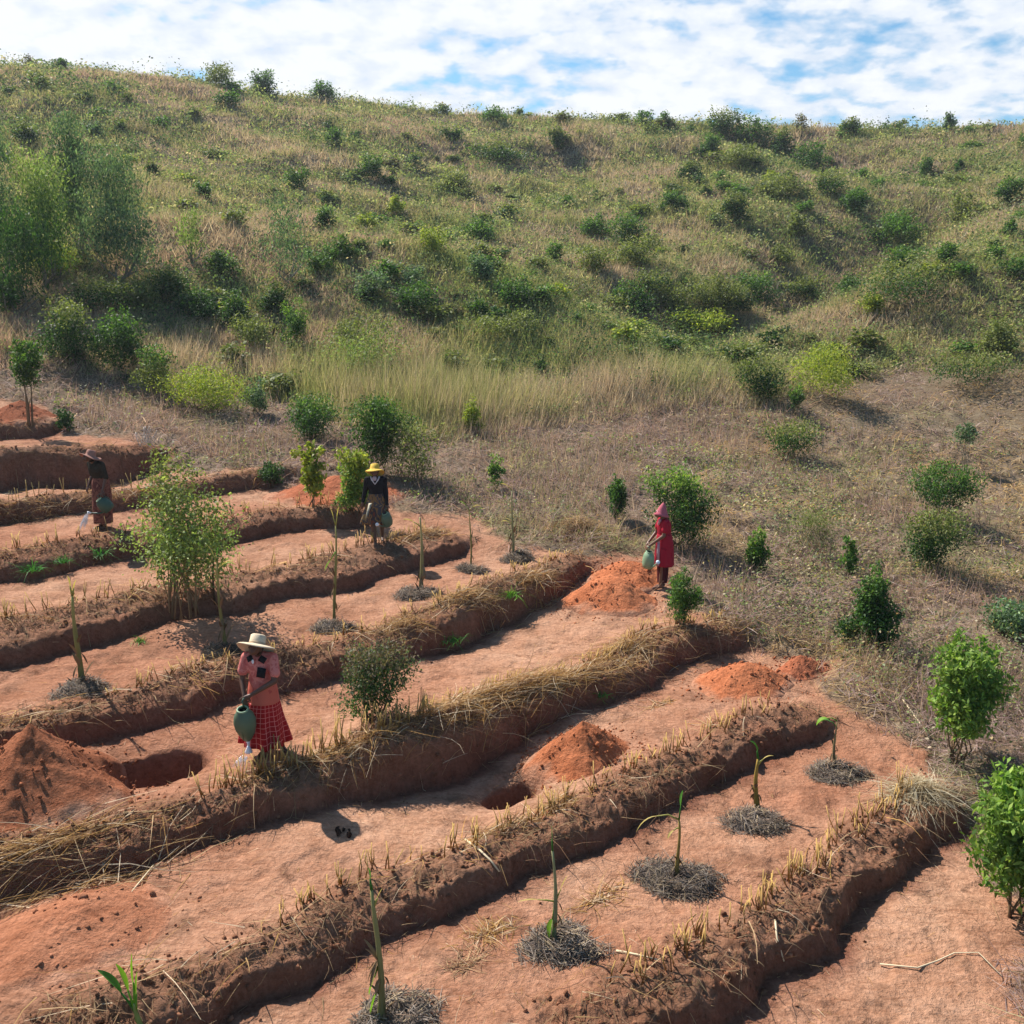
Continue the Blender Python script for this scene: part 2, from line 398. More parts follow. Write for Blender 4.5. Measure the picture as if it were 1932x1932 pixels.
# ------------------------------------------------------------------ materials
def mat_new(name):
    m = bpy.data.materials.new(name); m.use_nodes = True
    nt = m.node_tree; nt.nodes.clear()
    return m, nt.nodes, nt.links
def mat_plain(name, col, rough=0.8, spec=0.2, noise=0.12, nscale=30, bump=0.0, coat=0.0):
    m, n, l = mat_new(name)
    b = n.new('ShaderNodeBsdfPrincipled'); o = n.new('ShaderNodeOutputMaterial'); l.new(b.outputs[0], o.inputs[0])
    b.inputs['Roughness'].default_value = rough; b.inputs['Specular IOR Level'].default_value = spec
    tc = n.new('ShaderNodeTexCoord')
    tx = N(n, 'ShaderNodeTexNoise', Scale=nscale, Detail=4.0); l.new(tc.outputs['Object'], tx.inputs['Vector'])
    rp = n.new('ShaderNodeValToRGB'); l.new(tx.outputs[0], rp.inputs[0])
    rp.color_ramp.elements[0].position = .3; rp.color_ramp.elements[1].position = .7
    rp.color_ramp.elements[0].color = [c * (1 - noise) for c in col] + [1]; rp.color_ramp.elements[1].color = [min(1, c * (1 + noise)) for c in col] + [1]
    l.new(rp.outputs[0], b.inputs['Base Color'])
    if bump:
        bp = n.new('ShaderNodeBump'); bp.inputs['Strength'].default_value = bump; bp.inputs['Distance'].default_value = .01
        l.new(tx.outputs[0], bp.inputs['Height']); l.new(bp.outputs[0], b.inputs['Normal'])
    return m
def mat_attr(name, rough=.8, spec=.2, trans=0.0, ttint=(1.2, 1.3, .65), noise=False):
    m, n, l = mat_new(name)
    at = n.new('ShaderNodeAttribute'); at.attribute_name = 'col'
    b = n.new('ShaderNodeBsdfPrincipled'); o = n.new('ShaderNodeOutputMaterial')
    b.inputs['Roughness'].default_value = rough; b.inputs['Specular IOR Level'].default_value = spec
    l.new(at.outputs['Color'], b.inputs['Base Color'])
    if trans:
        t = n.new('ShaderNodeBsdfTranslucent'); mx = n.new('ShaderNodeMixShader'); mx.inputs[0].default_value = trans
        mm = n.new('ShaderNodeMix'); mm.data_type = 'RGBA'; mm.blend_type = 'MULTIPLY'; mm.inputs[0].default_value = 1
        l.new(at.outputs['Color'], mm.inputs[6]); mm.inputs[7].default_value = (*ttint, 1)
        l.new(mm.outputs[2], t.inputs[0]); l.new(b.outputs[0], mx.inputs[1]); l.new(t.outputs[0], mx.inputs[2]); l.new(mx.outputs[0], o.inputs[0])
    else: l.new(b.outputs[0], o.inputs[0])
    return m
M_GRASS = mat_attr('dry_grass', .8, .08, .42, (1.2, 1.05, .75))
M_LEAF = mat_attr('leaf', .55, .18, .38)
M_WEED = mat_attr('weed', .8, .06, .40, (1.15, 1.15, .8))
M_STEM = mat_attr('stem', .8, .15)
M_TWIG = mat_attr('twig', .85, .1)

def soil_material():
    m, n, l = mat_new('soil')
    at = n.new('ShaderNodeAttribute'); at.attribute_name = 'col'
    b = n.new('ShaderNodeBsdfPrincipled'); o = n.new('ShaderNodeOutputMaterial'); l.new(b.outputs[0], o.inputs[0])
    b.inputs['Roughness'].default_value = .95; b.inputs['Specular IOR Level'].default_value = .08
    tc = n.new('ShaderNodeTexCoord')
    a = N(n, 'ShaderNodeTexNoise', Scale=22.0, Detail=6.0, Roughness=.7); l.new(tc.outputs['Object'], a.inputs['Vector'])
    c = N(n, 'ShaderNodeTexNoise', Scale=1.8, Detail=5.0, Roughness=.6); l.new(tc.outputs['Object'], c.inputs['Vector'])
    r1 = n.new('ShaderNodeValToRGB'); l.new(a.outputs[0], r1.inputs[0])
    r1.color_ramp.elements[0].position = .3; r1.color_ramp.elements[0].color = (.70, .66, .62, 1); r1.color_ramp.elements[1].position = .7; r1.color_ramp.elements[1].color = (1.22, 1.22, 1.22, 1)
    r2 = n.new('ShaderNodeValToRGB'); l.new(c.outputs[0], r2.inputs[0])
    r2.color_ramp.elements[0].position = .3; r2.color_ramp.elements[0].color = (.86, .80, .76, 1); r2.color_ramp.elements[1].position = .7; r2.color_ramp.elements[1].color = (1.1, 1.14, 1.18, 1)
    mp = n.new('ShaderNodeMapping'); mp.inputs['Scale'].default_value = (2.0, 7.0, 4.0); mp.inputs['Rotation'].default_value = (0, 0, R(-35)); l.new(tc.outputs['Object'], mp.inputs[0])
    g = N(n, 'ShaderNodeTexNoise', Scale=2.2, Detail=7.0, Roughness=.72, Distortion=.6); l.new(mp.outputs[0], g.inputs['Vector'])
    r3 = n.new('ShaderNodeValToRGB'); l.new(g.outputs[0], r3.inputs[0])
    r3.color_ramp.elements[0].position = .34; r3.color_ramp.elements[0].color = (.74, .68, .64, 1); r3.color_ramp.elements[1].position = .47; r3.color_ramp.elements[1].color = (1, 1, 1, 1)
    el = r3.color_ramp.elements.new(.68); el.color = (1.14, 1.18, 1.2, 1)
    cur = at.outputs['Color']
    for r in (r1, r2, r3):
        mm = n.new('ShaderNodeMix'); mm.data_type = 'RGBA'; mm.blend_type = 'MULTIPLY'; mm.inputs[0].default_value = 1
        l.new(cur, mm.inputs[6]); l.new(r.outputs[0], mm.inputs[7]); cur = mm.outputs[2]
    l.new(cur, b.inputs['Base Color'])
    d = N(n, 'ShaderNodeTexNoise', Scale=60.0, Detail=5.0, Roughness=.65); l.new(tc.outputs['Object'], d.inputs['Vector'])
    e = N(n, 'ShaderNodeTexVoronoi', Scale=26.0); l.new(tc.outputs['Object'], e.inputs['Vector'])
    h = mathn(n, l, 'ADD', d.outputs[0], mathn(n, l, 'MULTIPLY', e.outputs[0], .5))
    h = mathn(n, l, 'ADD', h, mathn(n, l, 'MULTIPLY', a.outputs[0], 1.2))
    bp = n.new('ShaderNodeBump'); bp.inputs['Strength'].default_value = .8; bp.inputs['Distance'].default_value = .025
    l.new(h, bp.inputs['Height']); l.new(bp.outputs[0], b.inputs['Normal'])
    return m
M_SOIL = soil_material()

# ------------------------------------------------------------------ the ground
def fan(name, rr, th):
    Rr, Th = np.meshgrid(rr, th, indexing='ij')
    X = (Rr * np.sin(Th)).ravel(); Y = (Rr * np.cos(Th)).ravel()
    z, bank, face, sd, hole = terrain(X, Y, full=True)
    nr, nt = len(rr), len(th)
    i = np.arange(nr - 1)[:, None] * nt + np.arange(nt - 1)[None]
    f = np.stack([i, i + 1, i + nt + 1, i + nt], -1).reshape(-1, 4)[:, ::-1]
    edge = sd + fbm(X, Y, 1.1, 4, 41) * .45
    bare = sstep(-.15, .25, edge)[:, None]
    big = (fbm(X, Y, .55, 3, 44) * .5 + .5).clip(0, 1)[:, None]
    red = np.array([.35, .159, .093]) * (1 - big) + np.array([.45, .250, .158]) * big
    sp = sstep(.1, .7, fbm(X, Y, 2.6, 5, 45, .7))[:, None]; red = red * (1 - .28 * sp)
    brown = np.array([.215, .112, .068]); cut = np.array([.16, .058, .036]); thatch = np.array([.20, .145, .10]); fresh = np.array([.46, .15, .058])  # cut earth colour is deepened to paint in the shade on the walls
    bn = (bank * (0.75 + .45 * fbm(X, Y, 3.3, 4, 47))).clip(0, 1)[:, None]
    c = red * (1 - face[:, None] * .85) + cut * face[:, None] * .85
    c = c * (1 - bn * .9) + brown * bn * .9
    c = c * (1 - hole[:, None] * .6) + cut * hole[:, None] * .6  # pits take the cut colour with its painted shade
    tn = (fbm(X, Y, .35, 4, 52) * .5 + .5).clip(0, 1)[:, None]
    th_c = thatch * (1 - tn * .35) + np.array([.25, .19, .115]) * tn * .35
    c = th_c * (1 - bare) + c * bare
    far = sstep(25, 45, np.hypot(X, Y))[:, None]
    c = c * (1 - far) + np.array([.15, .115, .07]) * far
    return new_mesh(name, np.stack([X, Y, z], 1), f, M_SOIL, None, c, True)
core = np.radians(np.linspace(-42, 42, 1150))
side_l = np.radians(np.linspace(-110, -42, 60))[:-1]; side_r = -side_l[::-1]
TH = np.concatenate([side_l, core, side_r])
rr1 = np.exp(np.arange(math.log(4.0), math.log(31.0), 0.0027)); rr1[-1] = 31.0
rr2 = np.concatenate([np.exp(np.arange(math.log(31.0), math.log(106.0), 0.008)), [106, 110, 120, 140, 180, 260, 500, 1200]])
rr2[0] = 31.0
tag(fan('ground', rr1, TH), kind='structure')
tag(fan('hill', rr2, TH[::3] if (len(TH) - 1) % 3 == 0 else np.append(TH[::3], TH[-1])), kind='structure')

# ------------------------------------------------------------------ soil heaps
def clod(parts, rng, p, r, c):
    th = np.linspace(0, math.pi, 5); ph = np.linspace(0, 2 * math.pi, 7)[:-1]
    V = [(0, 0, 1)]
    for t in th[1:-1]:
        V += [(math.sin(t) * math.cos(f), math.sin(t) * math.sin(f), math.cos(t)) for f in ph]
    V += [(0, 0, -1)]
    V = np.array(V) * (1 + rng.normal(0, .26, (len(V), 1))) * r * rng.uniform(.7, 1.2, 3)
    f = []
    for k in range(6):
        f.append((0, 1 + k, 1 + (k + 1) % 6))
        for q in range(2):
            a = 1 + q * 6 + k; b = 1 + q * 6 + (k + 1) % 6
            f += [(a, a + 6, b + 6), (a, b + 6, b)]
        f.append((19, 13 + (k + 1) % 6, 13 + k))
    parts.add(V + p, f, c)
FRESH = np.array([.45, .155, .070]); FRESH_D = np.array([.34, .115, .058])
def heap(name, label, u, v, rad, h, seed, col=FRESH, stretch=1.0, flat=1.0, nclod=120, ang=35):
    rng = np.random.default_rng(seed)
    p0 = ground_at(u, v)
    nr, nt = 46, 120
    rr = np.linspace(0, 1.12, nr); th = np.linspace(0, 2 * math.pi, nt, endpoint=False)
    Rr, Th = np.meshgrid(rr, th, indexing='ij')
    ca, sa = math.cos(R(ang)), math.sin(R(ang))
    wob = 1 + .14 * fbm(np.cos(Th) * 1.0 + seed, np.sin(Th) * 1.0, 1.2, 2, seed)
    a = Rr * np.cos(Th) * rad * stretch * wob; b = Rr * np.sin(Th) * rad * wob
    X = p0.x + a * ca - b * sa; Y = p0.y + a * sa + b * ca
    g = terrain(X, Y).reshape(X.shape)
    prof = np.clip(1 - Rr, 0, 1)
    prof = (np.sqrt(prof ** 2 + .012) - .11) * flat + (1 - flat) * sstep(0, .7, prof)
    nn = fbm(X, Y, 3.0, 4, seed + 2, .6) * .06 * h + fbm(X, Y, 9, 4, seed + 3, .7) * .016
    base = float(z_nat(p0.x, p0.y)) + (p0.z - float(z_nat(p0.x, p0.y)))
    gs = g * .5 + base * .5
    Z = np.maximum(gs + h * prof * 1.08 + nn * sstep(0, .25, 1.05 - Rr), g - .02) * (Rr < 1.0) + (g - .05) * (Rr >= 1.0)
    Z = Z * (1 - sstep(.9, 1.1, Rr)) + (g - .06) * sstep(.9, 1.1, Rr)
    i = np.arange(nr - 1)[:, None] * nt; j = np.arange(nt)[None]; k = (np.arange(nt)[None] + 1) % nt
    f = np.stack([i + j, i + nt + j, i + nt + k, i + k], -1).reshape(-1, 4)
    P = Parts()
    cc = np.tile(col, (X.size, 1)) * (1 + .10 * fbm(X.ravel(), Y.ravel(), 2.5, 3, seed))[:, None]
    rim = sstep(.78, 1.0, Rr.ravel() + .22 * fbm(X.ravel(), Y.ravel(), 2.2, 4, seed + 9, .65))[:, None]; cc = cc * (1 - rim) + np.array([.42, .215, .135]) * rim
    P.add(np.stack([X.ravel(), Y.ravel(), Z.ravel()], 1) - np.array(p0), f, cc)
    for _ in range(nclod):
        q = rng.uniform(.25, 1.15) ; t = rng.uniform(0, 2 * math.pi)
        x = p0.x + rad * q * (stretch * math.cos(t) * ca - math.sin(t) * sa); y = p0.y + rad * q * (stretch * math.cos(t) * sa + math.sin(t) * ca)
        ii = min(int(q / 1.12 * (nr - 1)), nr - 1); jj = int(t / (2 * math.pi) * nt) % nt
        z = Z[ii, jj] if q < 1 else hgt(x, y)
        clod(P, rng, np.array([x, y, z]) - np.array(p0), rng.uniform(.006, .022) * (1.8 if rng.random() < .08 else 1), col * rng.uniform(.8, 1.15))
    for _ in range(nclod):
        q = 1 + abs(rng.normal(0, .18)); t = rng.uniform(0, 2 * math.pi)
        x = p0.x + rad * q * (stretch * math.cos(t) * ca - math.sin(t) * sa); y = p0.y + rad * q * (stretch * math.cos(t) * sa + math.sin(t) * ca)
        clod(P, rng, np.array([x, y, hgt(x, y)]) - np.array(p0), rng.uniform(.005, .02), col * rng.uniform(.7, 1.1))
    ob = P.build(name, M_SOIL, None, True); ob.location = p0
    return tag(ob, label, 'soil heap', 'heaps of dug soil on the terraces')
heap('soil_heap', 'largest dark red heap of crumbly soil at the left edge beside a wide pit', 72, 1503, 1.04, .80, 1, np.array([.30, .110, .055]), 1.0, 1, 260)
heap('soil_heap', 'pointed orange cone of loose soil beside a small round pit', 1098, 1424, .60, .46, 2, FRESH * .9, 1.2, 1, 160)
heap('soil_heap', 'low orange soil heap near the upper right end of a bare terrace', 1405, 1288, .64, .30, 3, FRESH, 1.35, .8, 120)
heap('soil_heap', 'small red soil heap right behind a wider orange one, by the dry weeds', 1510, 1262, .33, .24, 4, FRESH_D * 1.1, 1.3, .8, 60)
heap('soil_heap', 'rounded bright orange soil heap at the feet of the person in a red dress', 1150, 1132, .78, .42, 5, FRESH * 1.12, 1.1, .7, 130)
heap('soil_heap', 'orange soil heap behind the rounded one, next to the person in a red dress', 1182, 1092, .72, .30, 6, FRESH, 1.2, .8, 90)
heap('soil_heap', 'broad red soil heap behind the sapling and the person in a yellow hat', 640, 932, 1.3, .42, 7, FRESH_D * 1.15, 1.1, .9, 90)
heap('soil_heap', 'dark red soil heap under the small tree at the far left edge', 42, 792, .9, .46, 8, FRESH_D * .9, 1.2, .9, 60)
heap('soil_heap', 'flattened brown red spread of soil near the lower left corner', 135, 1762, .72, .17, 9, np.array([.37, .155, .085]), 1.3, .7, 60)

# ------------------------------------------------------------------ loose soil on the banks: crumbs
rng = np.random.default_rng(5)
def along_wall(W, s, d):
    P, S = W['P'], W['S']
    x = np.interp(s, S, P[:, 0]); y = np.interp(s, S, P[:, 1])
    x2 = np.interp(s + .15, S, P[:, 0]); y2 = np.interp(s + .15, S, P[:, 1])
    x1 = np.interp(s - .15, S, P[:, 0]); y1 = np.interp(s - .15, S, P[:, 1])
    tx, ty = x2 - x1, y2 - y1; L = np.hypot(tx, ty) + 1e-9; tx, ty = tx / L, ty / L
    return x - ty * d, y + tx * d, tx, ty
P = Parts()
for key, W in WALLS.items():
    L = W['S'][-1]; n = int(L * (60 if key in 'ABC' else 25))
    s = rng.uniform(0, L, n); d = rng.uniform(0.0, W['w'] + .25, n); d[: n // 8] = -np.abs(rng.normal(0, .12, n // 8))
    x, y, tx, ty = along_wall(W, s, d)
    z = terrain(x, y)
    for i in range(n):
        if y[i] < 4.5 or abs(x[i]) > y[i]: continue
        clod(P, rng, np.array([x[i], y[i], z[i] + .004]), rng.uniform(.005, .030) * (1 if d[i] > 0 else .6), np.array([.27, .125, .072]) * rng.uniform(.6, 1.3))
tag(P.build('soil_crumbs', M_SOIL, None, True), kind='stuff')

# ------------------------------------------------------------------ cut straw and litter along the crests
STRAW = np.array([[.50, .33, .15], [.44, .26, .09], [.58, .42, .24], [.30, .18, .10], [.66, .54, .38], [.38, .23, .08], [.24, .14, .08]])
BROWN = np.array([[.22, .13, .08], [.30, .20, .12], [.38, .27, .15], [.16, .10, .06], [.26, .15, .09]])
def pick(rng, pal, n, var=.15):
    return pal[rng.integers(0, len(pal), n)] * (1 + rng.normal(0, var, (n, 1))).clip(.5, 1.5)
def strands(name, x, y, ang, pitch, length, width, col, lift, droop=.25, segs=2, rng=rng, mat=None, conform=True):
    keep = (y > 4.4) & (np.abs(x) < y * .8)
    x, y, ang, pitch, length, width, col, lift = [a[keep] for a in (x, y, ang, pitch, length, width, col, lift)]
    z = terrain(x, y) + lift
    d = np.stack([np.cos(ang) * np.cos(pitch), np.sin(ang) * np.cos(pitch), np.sin(pitch)], 1)
    V, f = strips(rng, np.stack([x, y, z], 1), d, length, width, segs, droop, terrain if conform else None, .008)
    return V, f, np.repeat(col, (segs + 1) * 2, axis=0)
SV, SF, SC, off = [], [], [], 0
def add_s(r):
    global off
    V, f, c = r; SV.append(V); SF.append(f + off); SC.append(c); off += len(V)
dens = {'A': (170, 14), 'B': (300, 30), 'C': (300, 130), 'D': (300, 60), 'E': (340, 30), 'F': (220, 40), 'G': (180, 40), 'H': (200, 15), 'I': (120, 12)}
for key, W in WALLS.items():
    L = W['S'][-1]; w = W['w']; nb, ns = dens[key]
    n = int(L * nb); s = rng.uniform(0, L + .3, n); d = rng.normal(w * .72, .20, n)
    x, y, tx, ty = along_wall(W, s, d)
    cl = fbm(x, y, 1.3, 3, 301); k = rng.random(n) < (.45 + .7 * cl).clip(.08, 1); x, y, tx, ty, s = x[k], y[k], tx[k], ty[k], s[k]; n = len(x)
    a = np.arctan2(ty, tx) + rng.uniform(-math.pi, math.pi, n) * .9
    add_s(strands('', x, y, a, rng.normal(.15, .35, n), rng.uniform(.08, .30, n), rng.uniform(.005, .010, n) * (1 if key in 'ABC' else 1.5), pick(rng, BROWN, n), rng.uniform(.0, .03, n)))
    n = int(L * ns); s = rng.uniform(0, L, n); d = rng.normal(w * .95, .13, n)
    x, y, tx, ty = along_wall(W, s, d)
    cl = fbm(s, s * 0, .8, 2, 311); k = rng.random(n) < (.55 + .8 * cl).clip(.12, 1)
    if key == 'C': k = rng.random(n) < np.interp(s / L, [0, .2, .25, .45, .55, .95, 1], [.25, .25, .05, .15, .7, 1, .5])
    x, y, tx, ty = x[k], y[k], tx[k], ty[k]; n = len(x)
    a = np.arctan2(ty, tx) + rng.normal(0, .45, n) + (rng.random(n) < .5) * math.pi
    hang = rng.random(n) < .3
    a = np.where(hang, np.arctan2(ty, tx) - 1.57 + rng.normal(0, .5, n), a)
    add_s(strands('', x, y, a, rng.normal(.12, .2, n), rng.uniform(.18, .62, n), rng.uniform(.006, .013, n) * (1 if key in 'ABC' else 1.4), pick(rng, STRAW, n), rng.uniform(.01, .09, n), .5, 3))
# clumped straw heaps: a big bundle along C, one at the end of A, the heap left of the red person, bundle at the left edge
def straw_patch(u, v, rx, ry, n, ln, pal=STRAW, ang=35, wd=.010, hh=.16, spread=.6):
    n = int(n * .7)
    p = ground_at(u, v); q = rng.normal(0, .45, (n, 2)); ca, sa = math.cos(R(ang)), math.sin(R(ang))
    x = p.x + q[:, 0] * rx * ca - q[:, 1] * ry * sa; y = p.y + q[:, 0] * rx * sa + q[:, 1] * ry * ca
    r2 = (q ** 2).sum(1) / .2; lift = np.exp(-r2) * hh * rng.random(n) + .005
    add_s(strands('', x, y, R(ang) + rng.normal(0, spread, n) + (rng.random(n) < .5) * math.pi, rng.normal(.1, .25, n), rng.uniform(.5, 1, n) * ln, np.full(n, wd) * rng.uniform(.6, 1.3, n), pick(rng, pal, n), lift, .6, 3))
straw_patch(1000, 1300, 1.5, .30, 2200, .6, hh=.22, spread=.35)
straw_patch(860, 1345, .9, .28, 900, .5, hh=.18, spread=.5)
straw_patch(1180, 1225, .6, .3, 900, .5, hh=.18)
straw_patch(1735, 1500, .42, .26, 1100, .5, np.array([[.50, .42, .27], [.60, .54, .40], [.36, .27, .16]]), 20, .009, .22, 1.0)
straw_patch(1095, 1005, .75, .45, 1400, .6, np.array([[.42, .30, .17], [.50, .36, .2], [.30, .2, .12]]), 0, .014, .35, .9)
straw_patch(60, 1612, .9, .2, 420, .8, hh=.1, spread=.25)
straw_patch(150, 1685, .9, .25, 260, .9, hh=.1, spread=.5)
straw_patch(700, 1400, .7, .2, 600, .45, hh=.1)
straw_patch(560, 1450, .7, .2, 500, .45, hh=.1)
straw_patch(1050, 1525, .30, .14, 320, .35, hh=.12, spread=1)
straw_patch(950, 1570, .6, .12, 400, .4, hh=.08, spread=.4)
straw_patch(880, 1130, .8, .3, 900, .4, hh=.14)
straw_patch(760, 1185, .6, .25, 500, .4, hh=.12)
straw_patch(1010, 1100, .6, .3, 700, .4, hh=.14)
straw_patch(800, 1010, .7, .25, 600, .4, hh=.12)
straw_patch(280, 935, 1.2, .25, 600, .4, hh=.1)
straw_patch(60, 957, 1.2, .2, 500, .4, hh=.1)
straw_patch(880, 1820, .2, .1, 160, .22, BROWN * 1.6, hh=.03, spread=2)
straw_patch(925, 1765, .3, .12, 200, .25, STRAW, hh=.03, spread=2)
straw_patch(1140, 1690, .35, .12, 160, .3, STRAW, hh=.02, spread=1)
straw_patch(1245, 1330, .25, .1, 70, .3, STRAW * 1.2, hh=.03, spread=.7)
straw_patch(1350, 1365, .4, .15, 80, .35, STRAW * 1.1, hh=.02, spread=1)
# thin scatter over the beds
n = 9000
uu = rng.uniform(-100, 2030, n); vv = rng.uniform(900, 1960, n)
pp = np.array([plane_hit(a, b, 0) for a, b in zip(uu, vv)])
k = poly_sd(SOIL_XY, pp[:, 0], pp[:, 1]) > -.2; pp = pp[k]
k = rng.random(len(pp)) < (.35 + .8 * fbm(pp[:, 0], pp[:, 1], .8, 3, 330)).clip(.05, 1); pp = pp[k]; n = len(pp)
sc_ = np.clip(pp[:, 1] / 10, .8, 2.2)
add_s(strands('', pp[:, 0], pp[:, 1], rng.uniform(0, 6.28, n), rng.normal(.05, .12, n), rng.uniform(.03, .14, n) * np.where(rng.random(n) < .08, 2.5, 1), .0045 * sc_ * rng.uniform(.6, 1.6, n), pick(rng, np.vstack([STRAW * 1.1, BROWN]), n), rng.uniform(.002, .012, n), .1, 2))
V = np.concatenate(SV); f = np.concatenate(SF); c = np.concatenate(SC)
tag(new_mesh('straw_litter', V, f, M_GRASS, None, c), kind='stuff')

# longer single stalks lying on the soil
def lying_stalk(pts, wd, label, col=(.62, .5, .33)):
    P = Parts(); Q = [np.array(ground_at(u, v)) + np.array([0, 0, .02]) for u, v in pts]
    o = Q[0].copy()
    tube(P, [q - o for q in Q], [wd * (1 - .5 * i / len(Q)) for i in range(len(Q))], 5, np.array(col))
    ob = P.build('dry_stalk', M_STEM, None, True); ob.location = o
    tag(ob, label, 'dry stalk', 'dry stalks lying on the terraces')
lying_stalk([(1400,1755),(1450,1768),(1490,1778)], .010, 'straight pale stalk lying just above the stubble row of the near right terrace') if False else None
lying_stalk([(1163,1800),(1200,1812),(1243,1822)], .012, 'straight pale stalk lying on the bed between two mulched banana plants and the stubble')
lying_stalk([(878,1588),(905,1612),(925,1640),(942,1660)], .013, 'pale split stalk lying down a brown terrace bank')
lying_stalk([(1660,1822),(1730,1838),(1770,1820),(1800,1802),(1845,1806),(1890,1850)], .008, 'long thin looping pale stalk on the bare soil at the lower right')
lying_stalk([(1703,1327),(1728,1362),(1752,1392)], .014, 'straight white stick lying in dry weeds left of the bright green tree')
lying_stalk([(180,1735),(240,1700),(290,1640)], .010, 'bent yellow stalk hanging over the end of a trench on the left')
lying_stalk([(1462,1745),(1465,1780),(1478,1830)], .010, 'pale bent stalk hanging on the nearest bank')

# ------------------------------------------------------------------ cut stubble along the crests
def stubble_row(W, s0, s1, step, hmin, hmax, off=.12, yellow=1.0):
    out = []
    s = s0
    while s < s1:
        out.append((W, s + rng.normal(0, .03), W['w'] + off + rng.normal(0, .05), rng.uniform(hmin, hmax), yellow))
        s += step * rng.uniform(.5, 1.6)
    return out
tufts = []
L = {k: W['S'][-1] for k, W in WALLS.items()}
tufts += [t + ('above the nearest trench',) for t in stubble_row(WALLS['A'], L['A'] * .12, L['A'] - .8, .11, .20, .42, .04)]
tufts += [t + ('in front of the orange cone',) for t in stubble_row(WALLS['B'], L['B'] * .22, L['B'] - .6, .18, .18, .36, .10)]
tufts += [t + ('by the plaid skirt',) for t in stubble_row(WALLS['C'], L['C'] * .24, L['C'] * .49, .08, .25, .52, .06)]
tufts += [t + ('in the thick straw bank',) for t in stubble_row(WALLS['C'], L['C'] * .49, L['C'] - .3, .13, .15, .28, .22)]
tufts += [t + ('behind the straw hat',) for t in stubble_row(WALLS['D'], L['D'] * .22, L['D'] - .3, .15, .14, .28, .1)]
tufts += [t + ('around the pale bush',) for t in stubble_row(WALLS['E'], L['E'] * .12, L['E'] - .3, .17, .2, .36, .12)]
tufts += [t + ('below the yellow hat',) for t in stubble_row(WALLS['F'], L['F'] * .12, L['F'] - .1, .2, .2, .38, .1)]
tufts += [t + ('near the brown hat',) for t in stubble_row(WALLS['G'], L['G'] * .12, L['G'] * .6, .22, .2, .36, .1)]
kept = []
for t in tufts:
    W, s, d, h, yl, where = t
    x, y, tx, ty = along_wall(W, np.array([s]), np.array([d]))
    x, y = float(x[0]), float(y[0])
    if y < 5 or abs(x / y) > .62: continue
    kept.append((x, y, h, where, math.hypot(x, y)))
zz = terrain(np.array([k[0] for k in kept]), np.array([k[1] for k in kept]))
def tuft_mesh(seed, n):
    r = np.random.default_rng(seed); P = Parts()
    for _ in range(n):
        b = np.array([r.normal(0, .035), r.normal(0, .02), -.04]); h = r.uniform(.6, 1.0)
        lean = np.array([r.normal(0, .045), r.normal(0, .045), 1.0])
        m = b + lean * h * .5 + r.normal(0, .015, 3); e = b + lean * (h + .04)
        tube(P, [b, m, e], [.0065, .006, .0045], 4, np.array([.50, .31, .10]) * r.uniform(.7, 1.15) if r.random() < .82 else np.array([.28, .15, .06]), True)
    ob = P.build('stubble_tuft', M_STEM); me = ob.data; bpy.data.objects.remove(ob); return me
TM = [tuft_mesh(100 + i, 2 + i % 5) for i in range(9)]
order = sorted(range(len(kept)), key=lambda i: kept[i][4])
rest = Parts()
for rank, i in enumerate(order):
    x, y, h, where, _ = kept[i]
    if rank < 300:
        o = bpy.data.objects.new('stubble_tuft', TM[rng.integers(0, 9)]); COL.objects.link(o)
        o.location = (x, y, zz[i]); o.rotation_euler = (rng.normal(0, .08), rng.normal(0, .08), rng.uniform(0, 6.28)); o.scale = (1.15, 1.15, h)
        mi = TM.index(o.data); u_, _v = proj((x, y, zz[i]))
        tag(o, '%s tuft of %s yellow stubble stalks, %s, %s' % ('short' if h < .19 else 'knee high' if h > .3 else 'tall' if h > .25 else 'middling', ('two', 'three', 'four', 'five', 'six')[mi % 5], where, 'far left' if u_ < 380 else 'left' if u_ < 760 else 'centre' if u_ < 1150 else 'right' if u_ < 1500 else 'far right'), 'stubble', 'stubble tufts')
    else:
        for _ in range(2):
            b = np.array([x + rng.normal(0, .02), y + rng.normal(0, .02), zz[i] - .03])
            tube(rest, [b, b + np.array([rng.normal(0, .04), rng.normal(0, .04), h])], [.008, .006], 4, np.array([.50, .33, .12]) * rng.uniform(.7, 1.2))
if rest.n: tag(rest.build('distant_stubble', M_STEM), kind='stuff')

